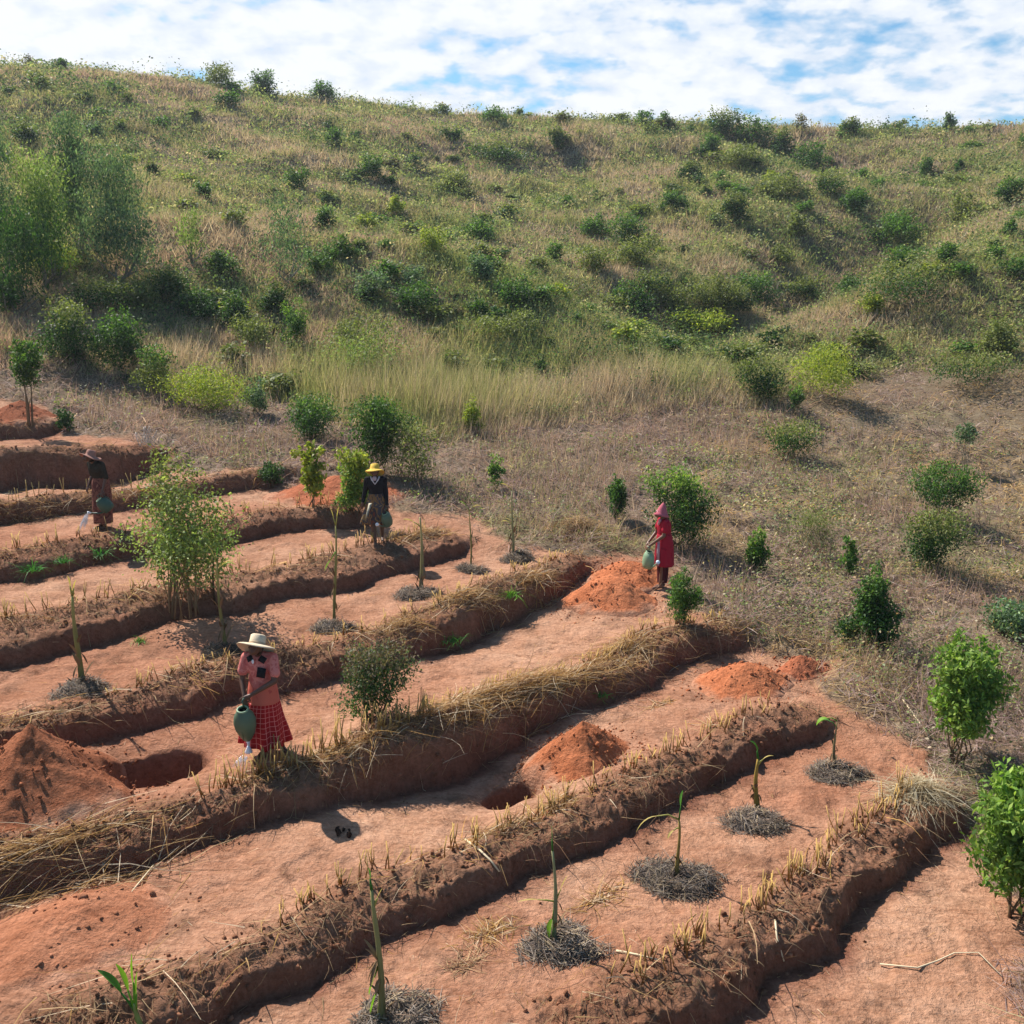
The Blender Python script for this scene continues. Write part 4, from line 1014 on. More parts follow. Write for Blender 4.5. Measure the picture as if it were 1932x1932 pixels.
sh('shrub', 'shrub', 'tall dark green bush with a bright top behind the person in the yellow hat', 712, 746, 895, 135, 'dark', 'round', 3400, .06, lobes=12, pal2='mid')
sh('shrub', 'shrub', 'loose olive bush to the right of the person in the yellow hat', 775, 798, 915, 120, 'olive', 'round', 1100, .055, lobes=10, fuzz=.5, stems=12)
sh('shrub', 'shrub', 'round dark bush left of and above the yellow green sapling', 592, 738, 832, 115, 'dark', 'round', 2000, .06, lobes=11, pal2='mid')
sh('sapling', 'sapling', 'narrow dark green sapling left of the big bush behind the red dress', 1165, 888, 980, 50, 'dark', 'round', 800, .055, lobes=7, stems=3, pal2='mid', z0=.02)
sh('shrub', 'shrub', 'big dark green bush with a bright top, behind the person in the red dress', 1273, 864, 1032, 120, 'dark', 'round', 3200, .055, lobes=14, pal2='bright', z0=.03)
sh('shrub', 'shrub', 'small glossy green bush at the right foot of the person in the red dress', 1283, 1062, 1180, 64, 'mid', 'round', 1400, .042, lobes=8, z0=.03, narrow=.4)
sh('sapling', 'sapling', 'thin leaning green sapling alone in the pinkish dry grass', 935, 850, 925, 32, 'mid', 'column', 360, .055, lobes=6, stems=2, pal2='bright')
sh('shrub', 'shrub', 'small upright green bush between the red dress and the pair of slim saplings', 1425, 985, 1080, 66, 'mid', 'cone', 1000, .055, lobes=8, pal2='bright')
sh('sapling', 'sapling', 'narrow green sapling just above the tall dark cone shaped bush', 1602, 1016, 1098, 40, 'mid', 'column', 520, .055, lobes=6, stems=3)
sh('shrub', 'shrub', 'tall dark cone shaped bush with a thin bright tip, right of the terraces', 1640, 1050, 1228, 108, 'dark', 'cone', 3000, .055, lobes=14, pal2='mid', z0=.02)
sh('shrub', 'shrub', 'dark bush leaning left with olive top, below the wide glossy bush', 1755, 962, 1082, 98, 'dark', 'vase', 2000, .055, lobes=10, pal2='olive')
sh('shrub', 'shrub', 'wide glossy dark bush throwing a shadow on dry grass at the right', 1780, 880, 988, 122, 'dark', 'round', 2300, .055, lobes=12, z0=.2, stems=8, pal2='mid')
sh('shrub', 'shrub', 'low wide grey green bush in the dry ground right of centre', 1485, 798, 868, 108, 'dark', 'vase', 1300, .06, lobes=9, pal2='olive')
sh('sapling', 'sapling', 'small tuft of pale leaves on tall thin bare stems at the right', 1817, 795, 890, 44, 'grey', 'round', 420, .06, z0=.58, lobes=6, stems=5, foot=.15, srad=.010, scol=(.22, .18, .12))
sh('sapling', 'sapling', 'small bright tipped sapling below the yellow green bush', 1500, 722, 786, 36, 'dark', 'column', 500, .06, lobes=5, pal2='bright')
sh('tree', 'tree', 'bright green leafy young tree beside the dry weeds at the right', 1803, 1183, 1436, 130, 'bright', 'round', 3400, .062, z0=.17, lobes=16, stems=11, up=.4, foot=.1, narrow=.42, pal2='bright')
sh('tree', 'tree', 'bright green leafy tree cut off by the right edge of the view', 1925, 1425, 1738, 190, 'bright', 'round', 5200, .066, z0=.1, lobes=20, stems=12, up=.4, narrow=.42, foot=.1)
sh('shrub', 'shrub', 'grey green low bush at the right edge above the bright young tree', 1905, 1130, 1205, 105, 'grey', 'round', 1200, .055, lobes=9)
sh('tree', 'tree', 'small tree with a slender trunk on the red heap at the far left', 58, 645, 808, 72, 'dark', 'round', 1300, .065, z0=.40, lobes=9, stems=4, foot=.05, srad=.025, pal2='mid')
sh('shrub', 'shrub', 'large dark round bush in the row above the left terraces', 230, 580, 702, 105, 'dark', 'round', 2200, .075, lobes=12, pal2='mid')
sh('shrub', 'shrub', 'dark bush with yellow green top left of the large round one', 130, 565, 692, 125, 'dark', 'round', 2200, .075, lobes=12, pal2='olive')
sh('shrub', 'shrub', 'narrow olive green bush right of the large dark round one', 298, 645, 748, 82, 'olive', 'round', 1300, .07, lobes=9, pal2='mid')
sh('shrub', 'shrub', 'low yellow green thicket above the bare branches on the left', 390, 698, 775, 165, 'yellow', 'round', 2600, .055, lobes=14, stems=10, fuzz=.5)
sh('shrub', 'shrub', 'small blue green bush at the right end of the yellow green thicket', 485, 712, 782, 52, 'grey', 'round', 700, .06, lobes=6)
sh('shrub', 'shrub', 'small yellow green bush at the foot of the tall pale grass', 890, 742, 818, 52, 'yellow', 'cone', 800, .055, lobes=7)
sh('shrub', 'shrub', 'wide yellow green bush above the cleared ground on the right', 1560, 648, 758, 140, 'yellow', 'round', 1900, .07, lobes=12, fuzz=.4, z0=.15)
sh('shrub', 'shrub', 'dark low thicket under the tall grass left of the wide yellow green bush', 1432, 668, 760, 100, 'dark', 'round', 1400, .075, lobes=9, pal2='olive')
sh('shrub', 'shrub', 'dark flat thicket at the edge of the cleared ground near the right edge', 1815, 668, 728, 130, 'dark', 'vase', 1200, .07, lobes=9, pal2='olive')
sh('shrub', 'shrub', 'small dark bush beside the tree on the red heap', 125, 772, 815, 42, 'dark', 'round', 500, .055, lobes=5)
sh('shrub', 'shrub', 'dark bush on the terrace end left of the red soil heap', 510, 868, 915, 52, 'dark', 'round', 600, .05, lobes=6)
sh('shrub', 'shrub', 'round tuft of brown and olive grass bush right of the red dress', 1535, 955, 1048, 95, 'bronze', 'vase', 1500, .05, lobes=9, pal2='olive', narrow=.2)
sh('shrub', 'shrub', 'mid green loose bush in front of the tall pale grass, left of centre', 690, 592, 720, 190, 'pale', 'round', 2200, .07, lobes=14, fuzz=.5, pal2='olive')
sh('shrub', 'shrub', 'upright bright bush standing among the left hill bushes', 555, 560, 660, 55, 'mid', 'column', 900, .07, lobes=8, pal2='bright')
sh('shrub', 'shrub', 'leafy pale bush between the upright bright bush and the loose one', 470, 590, 660, 90, 'olive', 'round', 1000, .07, lobes=9)

# feathery tall trees at the left
def tall(label, u, top, base, wpx, pal, n, seed, lobes=20, ls=.13, fz=.45):
    n = int(n * .75); ls = ls * .85
    sh('tree', 'tree', label, u, top, base, wpx, pal, 'column', n, ls, seed=seed, z0=.10, lobes=lobes, stems=7, fuzz=fz, up=.1, drop=1.4, narrow=.28, srad=.035, foot=.03, scol=(.22, .18, .14), pal2='pale' if pal == 'mid' else None)
tall('tallest feathery grey green tree standing behind the tree group on the left', 150, 222, 500, 92, 'grey', 4200, 11)
tall('broad feathery green tree at the right side of the tree group', 228, 298, 545, 150, 'grey', 5200, 12, 26)
tall('bushy green tree in the middle of the left tree group', 85, 300, 545, 125, 'mid', 3800, 13, 24)
tall('grey green feathery tree at the left edge of the view', 5, 250, 540, 95, 'grey', 3200, 14)
tall('lower dark tree filling the front of the left tree group', 35, 400, 600, 150, 'dark', 3000, 15, 20)
tall('faint thin grey green tree standing alone on the slope', 545, 375, 545, 110, 'grey', 1100, 16, 16, .12, .6)
tall('thin pale green tree between the tree group and the faint one', 362, 392, 500, 60, 'pale', 700, 17, 10, .11, .6)

# ------------------------------------------------------------------ hillside bushes, each one placed
hill = [  # u, top, base, width, colour, label
 (320,490,572,100,'dark','dark low bush right of the foot of the broad feathery tree'),
 (520,520,602,72,'dark','very dark bush below the faint thin tree'),
 (447,545,622,62,'dark','dark bush left of and below the very dark one under the faint tree'),
 (100,455,525,95,'yellow','yellow green bush in front of the left tree group'),
 (15,520,600,60,'dark','dark bush at the left edge under the tree group'),
 (790,535,602,76,'dark','dense dark bush in the middle of the lower slope'),
 (780,508,548,55,'grey','grey bush just above the dense dark one in the middle'),
 (975,530,582,80,'dark','dark spreading bush in the lower slope right of the middle'),
 (1088,534,570,60,'bronze','brown leafless bush between two dark ones on the lower slope'),
 (1190,530,597,100,'dark','wide dark bush of the lower slope row, left part'),
 (1268,540,600,60,'olive','olive bush inside the lower slope row'),
 (1350,522,595,85,'olive','tall olive grass bush in the lower slope row'),
 (1425,522,584,70,'dark','very dark bush with a bright right edge in the lower slope row'),
 (1520,528,572,55,'dark','small dark bush right of the lower slope row'),
 (1690,500,585,150,'dark','broad dark thicket low on the right slope'),
 (1700,468,512,60,'dark','dark bush right above the broad thicket'),
 (1785,465,502,42,'dark','small round dark bush up and right of the broad thicket'),
 (1695,405,468,80,'mid','round bush with yellow green cap and dark base on the right slope'),
 (1385,365,422,62,'dark','dark round bush with a bright left side in the right middle of the slope'),
 (1120,402,452,75,'mid','bright topped bush at the left end of the dark band'),
 (1185,412,470,70,'dark','dark bush at the right end of the dark band'),
 (1200,450,510,90,'olive','dull olive bush under the dark band'),
 (1270,360,400,60,'dark','dark bush above and right of the dark band'),
 (612,392,438,40,'dark','small black green bush alone above the faint thin tree'),
 (385,345,388,30,'dark','small dark bush alone right of the tall trees'),
 (290,300,345,34,'dark','small cone shaped bush right of the tallest tree'),
 (55,235,280,48,'dark','dark bush above the left tree group'),
 (180,232,262,30,'grey','thin grey bush by the top of the tallest tree'),
 (560,320,362,48,'mid','leafy green bush in the upper left middle of the slope'),
 (815,435,482,46,'yellow','yellow green round bush near the middle of the slope'),
 (745,376,412,30,'yellow','small yellow green bush left of and above the round one'),
 (900,415,456,100,'mid','flat green thicket in the middle of the slope'),
 (903,475,535,60,'grey','grey green bush above the dark spreading bush'),
 (1045,458,498,36,'mid','small round green bush near the centre of the slope'),
 (645,445,498,60,'mid','green bush right of the faint thin tree'),
 (860,325,365,42,'olive','pale olive round bush in the upper middle'),
 (700,300,345,48,'dark','dark bush pair in the upper middle, left one'),
 (735,335,352,24,'dark','tiny dark bush beside the dark pair'),
 (940,272,312,95,'dark','dark wide thicket high in the middle of the slope'),
 (1050,245,290,26,'dark','small dark upright bush high on the slope'),
 (855,240,268,32,'dark','small dark bush just below the skyline in the middle'),
 (633,248,282,26,'dark','small dark bush high on the slope left of the middle'),
 (430,175,205,40,'dark','dark bush below the tall skyline bushes'),
 (415,128,172,56,'olive','broad olive bush on the skyline at the left'),
 (500,136,184,42,'dark','dark pointed bush on the skyline'),
 (573,134,185,40,'bronze','thin twiggy bush on the skyline'),
 (612,158,192,56,'dark','round dark bush on the skyline right of the twiggy one'),
 (713,163,192,24,'grey','small thin tree on the skyline left of the middle'),
 (120,112,140,22,'dark','tiny pointed bush on the skyline at the far left'),
 (55,103,130,40,'bronze','low twiggy bush on the skyline at the left edge'),
 (930,202,232,60,'mid','low green bush on the skyline at the middle'),
 (1215,212,240,30,'mid','small green bush on the skyline right of the middle'),
 (1255,216,248,26,'dark','dark small bush just right of a green one on the skyline'),
 (1365,212,262,70,'dark','tall bush clump on the skyline at the head of the gully'),
 (1420,228,285,70,'dark','dark bush in the gully under the skyline clump'),
 (1475,240,300,60,'dark','dark bush in the gully, second from its head'),
 (1530,270,325,62,'dark','dark bush in the gully, third from its head'),
 (1340,255,300,50,'dark','dark bush left of the gully head'),
 (1400,275,320,70,'olive','olive bush between the gully bushes'),
 (1510,214,252,26,'bronze','single small bare tree standing up on the skyline'),
 (1605,226,258,40,'dark','low dark bush on the skyline right of the bare tree'),
 (1790,220,250,30,'grey','small bush on the skyline at the right'),
 (1610,365,410,50,'dark','dark green bush on the right slope below the spur'),
 (1500,400,450,55,'olive','olive bush right of the dark round bush'),
 (1745,305,340,34,'mid','green bush high on the right slope'),
 (1810,300,330,24,'dark','tiny dark bush high on the right slope'),
 (1900,335,390,50,'dark','dark bush at the right edge of the upper slope'),
 (1905,415,445,36,'dark','small dark bush near the right edge'),
 (1918,490,530,46,'dark','dark bush low at the right edge'),
 (1820,370,430,60,'olive','pale olive bush on the right slope'),
 (1470,460,500,50,'olive','dull bush above the lower slope row'),
 (1880,600,680,90,'olive','leafy pale bush in the tall grass at the right'),
 (1310,590,640,80,'yellow','yellow green weeds bush below the lower slope row'),
 (960,590,640,110,'olive','olive green bush in front of the tall pale grass'),
 (1120,470,520,70,'olive','flat olive bush in the centre right of the slope'),
 (700,520,570,70,'grey','grey green bush left of the dense dark one'),
 (600,470,520,40,'mid','small green bush right of the faint thin tree foot'),
 (420,470,530,70,'mid','green bush between the thin pale tree and the very dark bush'),
 (250,540,590,80,'olive','olive bush over the large dark round bush'),
 (1640,560,600,50,'yellow','yellow green bush at the left foot of the broad thicket'),
 (655,600,650,60,'olive','weedy bush right of the upright bright one'),
 (1230,515,560,70,'dark','dark thicket behind the wide dark bush of the lower row'),
 (1385,540,590,80,'dark','dark thicket between the olive and very dark bushes of the lower row'),
 (1600,520,565,70,'dark','dark thicket left of the broad one on the right slope'),
 (1150,560,592,60,'olive','low olive scrub at the left of the lower row'),
 (380,540,600,90,'dark','dark scrub between the left bushes and the faint tree'),
 (200,530,590,120,'dark','dark scrub under the foot of the tall trees'),
 (900,560,600,60,'mid','green scrub between the dense dark bush and the spreading one'),
 (1480,330,380,80,'olive','olive scrub on the side of the gully'),
 (1300,300,345,60,'dark','dark scrub below the bush left of the gully head'),
 (1560,330,372,60,'dark','dark bush at the lower end of the gully'),
]
rr_ = np.random.default_rng(900)
for u, top, base, wpx, pal, label in hill:
    p = ground_at(u, base); s = px_per_m(p); h = (base - top) / s; w = wpx / s
    d = math.hypot(p.x, p.y); ls = float(np.interp(d, [30, 50, 100], [.085, .13, .24]))
    n = int(min(3200, 300 + 11 * w * h / ls ** 2))
    twig = pal == 'bronze'
    P, S = shrub_mesh(rr_, w * 1.15, h * 1.05, int(n * (.4 if twig else 1.2)), ls, pal, rr_.choice(['round', 'vase', 'cone', 'column']), lobes=int(rr_.integers(11, 24)), stems=8 if twig else 4, fuzz=.6, pal2='olive' if (pal == 'dark' and rr_.random() < .35) else ('mid' if pal == 'dark' else None), srad=.02 * d / 40, scol=(.14, .10, .07))
    root = empty('shrub', p); tag(root, label, 'shrub', 'bushes on the hillside')
    P.build('foliage', M_LEAF, root); S.build('stem', M_STEM, root)
# smaller bushes that nothing in the photograph tells apart
protos = []
for i in range(9):
    pal = ['dark', 'mid', 'olive', 'yellow', 'grey', 'dark', 'olive', 'mid', 'bronze'][i]
    P, S = shrub_mesh(rr_, 1.15, 1.0, 520, .17, pal, 'round', lobes=15, stems=0, fuzz=.7, pal2='olive' if i % 2 == 0 else None)
    o = P.build('hill_bush', M_LEAF); protos.append((o.data, pal)); bpy.data.objects.remove(o)
nb = 0
NAMES = {'dark': 'dark green', 'mid': 'mid green', 'olive': 'olive', 'yellow': 'yellow green', 'grey': 'grey green', 'bronze': 'brown twiggy'}
for _ in range(1800):
    if nb >= 290: break
    r0 = math.exp(rr_.uniform(math.log(29), math.log(101))); a = rr_.uniform(-.56, .56); x, y = r0 * math.sin(a), r0 * math.cos(a)
    if float(beyond_cut(np.array([x]), np.array([y]))[0]) < .8: continue
    g = float(fbm(np.array([x]), np.array([y]), .11, 4, 401, .6)[0])
    if rr_.random() > .5 + g: continue
    me, pal = protos[rr_.integers(0, 9)]
    o = bpy.data.objects.new('hill_bush', me); COL.objects.link(o)
    sc = rr_.uniform(.35, 1.0) * (1.0 + (r0 - 30) / 130); o.scale = (sc * rr_.uniform(.8, 1.7), sc * rr_.uniform(.8, 1.4), sc * rr_.uniform(.55, 1.0)); o.rotation_euler.z = rr_.uniform(0, 6.28)
    z = hgt(x, y); o.location = (x, y, z); nb += 1
    u_, v_ = proj((x, y, z))
    low = 'upright' if o.scale[2] > .8 * o.scale[0] else 'spreading' if o.scale[0] > 1.6 * o.scale[2] else 'rounded'; zone = 'just under the skyline' if r0 > 80 else 'on the upper slope' if r0 > 55 else 'halfway up the slope' if r0 > 40 else 'at the foot of the slope'
    where = 'above the left tree group' if u_ < 400 else 'left of the middle' if u_ < 850 else 'around the middle' if u_ < 1250 else 'by the right gully' if u_ < 1600 else 'near the right edge'
    tag(o, '%s %s %s bush %s, %s' % ('tiny' if sc < .6 else 'small' if sc < .85 else 'medium', low, NAMES[pal], zone, where), 'shrub', 'small bushes on the hillside')

# pale vines hanging over the far bank, bare branches
P = Parts(); p = ground_at(280, 880); r = np.random.default_rng(4)
for i in range(9):
    x0 = r.uniform(-.25, .25); w = r.uniform(.08, .22); h = r.uniform(.45, .75)
    pts = [np.array([x0 + w * math.cos(t) * (1 if i % 2 else -1) , -.18 - .1 * math.sin(t), .15 + h * .5 * (1 + math.cos(2 * t)) * .5 + h * .4]) for t in np.linspace(-1.5, 1.5, 9)]
    tube(P, pts, .008, 4, np.array([.50, .42, .36]) * r.uniform(.8, 1.2))
o = P.build('hanging_vine', M_STEM, None, True); o.location = p; tag(o, 'tangle of pale dry vine loops hanging over a red bank, right of the brown hat', 'vine')

# ------------------------------------------------------------------ people
def ell(parts, c, r, rot=None, n=12, m=8):
    th = np.linspace(0, math.pi, m + 1); V = []
    for i in range(m + 1):
        for j in range(n):
            ph = 2 * math.pi * j / n
            V.append((r[0] * math.sin(th[i]) * math.cos(ph), r[1] * math.sin(th[i]) * math.sin(ph), r[2] * math.cos(th[i])))
    V = np.array(V)
    if rot is not None: V = V @ np.array(rot).T
    f = [(i * n + j, (i + 1) * n + j, (i + 1) * n + (j + 1) % n, i * n + (j + 1) % n) for i in range(m) for j in range(n)]
    parts.add(V + np.array(c, float), f)
def limb(parts, a, b, ra, rb, n=12):
    a = np.array(a, float); b = np.array(b, float)
    tube(parts, [a, a * .5 + b * .5, b], [ra, (ra + rb) * .5, rb], n)
    ell(parts, a, (ra, ra, ra)); ell(parts, b, (rb, rb, rb))
def fuse(parts, name, mat, parent, voxel=.008, smooth=6):
    """melt overlapping pieces into one continuous surface"""
    ob = parts.build('raw', mat)
    md = ob.modifiers.new('r', 'REMESH'); md.mode = 'VOXEL'; md.voxel_size = voxel; md.use_smooth_shade = True
    if smooth:
        ms = ob.modifiers.new('s', 'SMOOTH'); ms.iterations = smooth; ms.factor = .5
    dg = bpy.context.evaluated_depsgraph_get(); me = bpy.data.meshes.new_from_object(ob.evaluated_get(dg))
    old = ob.data; bpy.data.objects.remove(ob); bpy.data.meshes.remove(old)
    me.name = name; me.materials.clear(); me.materials.append(mat)
    me.polygons.foreach_set('use_smooth', np.ones(len(me.polygons), bool))
    o = bpy.data.objects.new(name, me); COL.objects.link(o)
    if parent is not None: o.parent = parent
    return o
def rotm(ax, deg): return np.array(Matrix.Rotation(R(deg), 3, ax))
def hand(P, wrist, elbow, curl=1.1, side=1, aim=None):
    """palm, four unequal fingers bent at the knuckles and a thumb from the side of the palm"""
    w = np.array(wrist, float); d = (np.array(aim, float) if aim is not None else w - np.array(elbow, float)); d /= np.linalg.norm(d)
    a = np.cross(d, [0, 1.0, 0]); a = a / np.linalg.norm(a) if np.linalg.norm(a) > .1 else np.array([1.0, 0, 0])
    nrm = np.cross(a, d) * 1.0
    limb(P, w, w + d * .03, .024, .026); 
    for k in (-1.2, -.4, .4, 1.2): limb(P, w + d * .02 + a * k * .010, w + d * .08 + a * k * .018, .016, .013)
    for k, L in zip((-1.5, -.5, .5, 1.5), (.062, .076, .080, .068)):
        b = w + d * .085 + a * k * .0155; q = d.copy(); r0 = .0095
        for s in range(3):
            an = curl * (.45 + .25 * s); q = q * math.cos(an * .6) + nrm * math.sin(an * .6) * side; q /= np.linalg.norm(q)
            e = b + q * L * (.45 - .08 * s); limb(P, b, e, r0, r0 * .9, 8); b = e; r0 *= .9
    b = w + d * .03 + a * .028; e = b + (d * .6 + a * .7 + nrm * .4 * side) * .04; limb(P, b, e, .012, .010, 8)
    limb(P, e, e + (d * .9 + nrm * .5 * side) * .03, .010, .008, 8)
def lathe(parts, prof, n=32, c=(.5, .5, .5), wob=0.0, seed=0, squash=1.0):
    V = []; r_ = np.random.default_rng(seed); ph0 = r_.uniform(0, 6)
    for r, z in prof:
        for j in range(n):
            a = 2 * math.pi * j / n
            zz = z + wob * (r ** 2) * math.sin(2 * a + ph0) * 8
            V.append((r * math.cos(a), r * squash * math.sin(a), zz))
    m = len(prof)
    f = [(i * n + j, i * n + (j + 1) % n, (i + 1) * n + (j + 1) % n, (i + 1) * n + j) for i in range(m - 1) for j in range(n)]
    parts.add(V, f, c)
def cloth_loft(rings, name, mat, parent, n=64, folds=9, seed=1, thick=.006, uv=True):
    """rings: (cx, cy, z, rx, ry, fold amplitude, y shift of hem) from the top down"""
    r_ = np.random.default_rng(seed); ph = r_.uniform(0, 6.28, 3); V = []; U = []
    K = 26; R0 = np.array(rings, float); t = np.linspace(0, len(R0) - 1, K)
    Q = np.stack([np.interp(t, np.arange(len(R0)), R0[:, k]) for k in range(R0.shape[1])], 1)
    for i, (cx, cy, z, rx, ry, fa) in enumerate(Q):
        for j in range(n):
            a = 2 * math.pi * j / n
            k = 1 + fa * (math.sin(folds * a + ph[0]) + .5 * math.sin((folds + 4) * a + ph[1] + i * .05) + .4 * math.sin(3 * a + ph[2]))
            V.append((cx + rx * k * math.cos(a), cy + ry * k * math.sin(a), z + (fa * .12 * math.sin(2 * a + ph[2]) if i > K - 4 else 0)))
            U.append((j / n, i / (K - 1)))
    f = [(i * n + j, (i + 1) * n + j, (i + 1) * n + (j + 1) % n, i * n + (j + 1) % n) for i in range(K - 1) for j in range(n)]
    ob = new_mesh(name, V, np.array(f), mat, parent, None, True)
    me = ob.data; uvl = me.uv_layers.new(name='uv')
    li = np.empty(len(me.loops), np.int32); me.loops.foreach_get('vertex_index', li)
    uvv = np.array(U, np.float32)[li].reshape(-1, 4, 2)
    wrap = (uvv[:, :, 0].max(1) - uvv[:, :, 0].min(1)) > .5
    uvv[wrap, :, 0] = np.where(uvv[wrap, :, 0] < .5, uvv[wrap, :, 0] + 1, uvv[wrap, :, 0])
    uvl.data.foreach_set('uv', uvv.reshape(-1))
    md = ob.modifiers.new('thick', 'SOLIDIFY'); md.thickness = thick; md.offset = 0
    return ob
def mat_grid(name, col, line, nu, nv, wd=.10, dark=None):
    m, n, l = mat_new(name)
    b = n.new('ShaderNodeBsdfPrincipled'); o = n.new('ShaderNodeOutputMaterial'); l.new(b.outputs[0], o.inputs[0]); b.inputs['Roughness'].default_value = .9; b.inputs['Specular IOR Level'].default_value = .1
    uv = n.new('ShaderNodeUVMap'); sp = n.new('ShaderNodeSeparateXYZ'); l.new(uv.outputs[0], sp.inputs[0])
    outs = []
    for ch, k in ((0, nu), (1, nv)):
        fr = mathn(n, l, 'FRACT', mathn(n, l, 'MULTIPLY', sp.outputs[ch], float(k)))
        outs.append(mathn(n, l, 'LESS_THAN', fr, wd))
    g = mathn(n, l, 'MAXIMUM', outs[0], outs[1])
    mx = n.new('ShaderNodeMix'); mx.data_type = 'RGBA'; l.new(g, mx.inputs[0]); mx.inputs[6].default_value = (*col, 1); mx.inputs[7].default_value = (*line, 1)
    l.new(mx.outputs[2], b.inputs['Base Color'])
    return m
def mat_patch(name, cols, scale, stretch=(1, 1, 1)):
    m, n, l = mat_new(name)
    b = n.new('ShaderNodeBsdfPrincipled'); o = n.new('ShaderNodeOutputMaterial'); l.new(b.outputs[0], o.inputs[0]); b.inputs['Roughness'].default_value = .9; b.inputs['Specular IOR Level'].default_value = .1
    tc = n.new('ShaderNodeTexCoord'); mp = n.new('ShaderNodeMapping'); mp.inputs['Scale'].default_value = stretch; l.new(tc.outputs['Object'], mp.inputs[0])
    tx = N(n, 'ShaderNodeTexNoise', Scale=scale, Detail=3.0, Distortion=.8); l.new(mp.outputs[0], tx.inputs['Vector'])
    rp = n.new('ShaderNodeValToRGB'); l.new(tx.outputs[0], rp.inputs[0]); rp.color_ramp.interpolation = 'CONSTANT'
    e = rp.color_ramp.elements
    while len(e) < len(cols): e.new(.5)
    for i, c in enumerate(cols): e[i].position = 0 if i == 0 else .36 + .28 * (i - 1) / max(1, len(cols) - 2); e[i].color = (*c, 1)
    l.new(rp.outputs[0], b.inputs['Base Color'])
    return m
SKIN_D = mat_plain('skin_dark', (.115, .056, .036), .5, .35, .1, 40)
SKIN_M = mat_plain('skin_brown', (.17, .085, .055), .5, .35, .1, 40)
HAIR = mat_plain('hair', (.012, .010, .009), .7, .2, .2, 60)
EYE = mat_plain('eye', (.7, .68, .64), .3, .5, .02)
WHITE = mat_plain('white_plastic', (.75, .77, .82), .45, .4, .04)
CANG = mat_plain('can_green', (.085, .135, .085), .5, .4, .12, 8)
CANG2 = mat_plain('can_bluegreen', (.045, .095, .065), .5, .4, .12, 8)
CANG3 = mat_plain('can_palegreen', (.22, .33, .20), .5, .4, .1, 8)
WATER, _n, _l = mat_new('water_spray')
_b = _n.new('ShaderNodeBsdfPrincipled'); _t = _n.new('ShaderNodeBsdfTransparent'); _m = _n.new('ShaderNodeMixShader'); _o = _n.new('ShaderNodeOutputMaterial')
_b.inputs['Base Color'].default_value = (.85, .88, .95, 1); _b.inputs['Roughness'].default_value = .15; _m.inputs[0].default_value = .42
_l.new(_t.outputs[0], _m.inputs[1]); _l.new(_b.outputs[0], _m.inputs[2]); _l.new(_m.outputs[0], _o.inputs[0])

def head(P, c, yaw, nod, s=1.0):
    """skull, jaw, nose, lips, brows and ears; the face looks along -Y before turning"""
    M = rotm('Z', yaw) @ rotm('X', -nod)
    def e(o, r, ro=None): ell(P, np.array(c) + M @ np.array(o) * s, [q * s for q in r], M if ro is None else M @ ro)
    e((0, .012, .02), (.074, .092, .088)); e((0, -.03, -.045), (.055, .058, .06)); e((0, -.062, -.078), (.03, .026, .022))
    e((0, -.092, -.018), (.012, .020, .022)); e((.012, -.09, -.03), (.010, .010, .008)); e((-.012, -.09, -.03), (.010, .010, .008))
    e((0, -.084, -.052), (.026, .012, .007)); e((0, -.083, -.064), (.023, .012, .008))
    e((.03, -.078, .022), (.022, .012, .007)); e((-.03, -.078, .022), (.022, .012, .007))
    e((.04, -.062, -.022), (.022, .022, .020)); e((-.04, -.062, -.022), (.022, .022, .020))
    e((.076, .01, -.01), (.008, .018, .030)); e((-.076, .01, -.01), (.008, .018, .030))
    return M
def hat_on(c, M, prof, mat, parent, name='hat', band=None, wob=.0, seed=0, squash=1.0, up=.05, tilt=0):
    P = Parts(); lathe(P, prof, 36, wob=wob, seed=seed, squash=squash)
    V = np.concatenate(P.v) @ (M @ rotm('X', -tilt)).T + np.array(c) + M @ np.array([0, .01, up]); P.v = [V]
    o = P.build(name, mat, parent, True); md = o.modifiers.new('t', 'SOLIDIFY'); md.thickness = .006; md.offset = 1
    return o
def eyes(c, M, parent, s=1.0):
    for k in (-1, 1):
        P = Parts(); ell(P, (0, 0, 0), (.011, .009, .008)); o = P.build('eye', EYE, parent, True)
        o.location = np.array(c) + M @ np.array([k * .030, -.080, .006]) * s
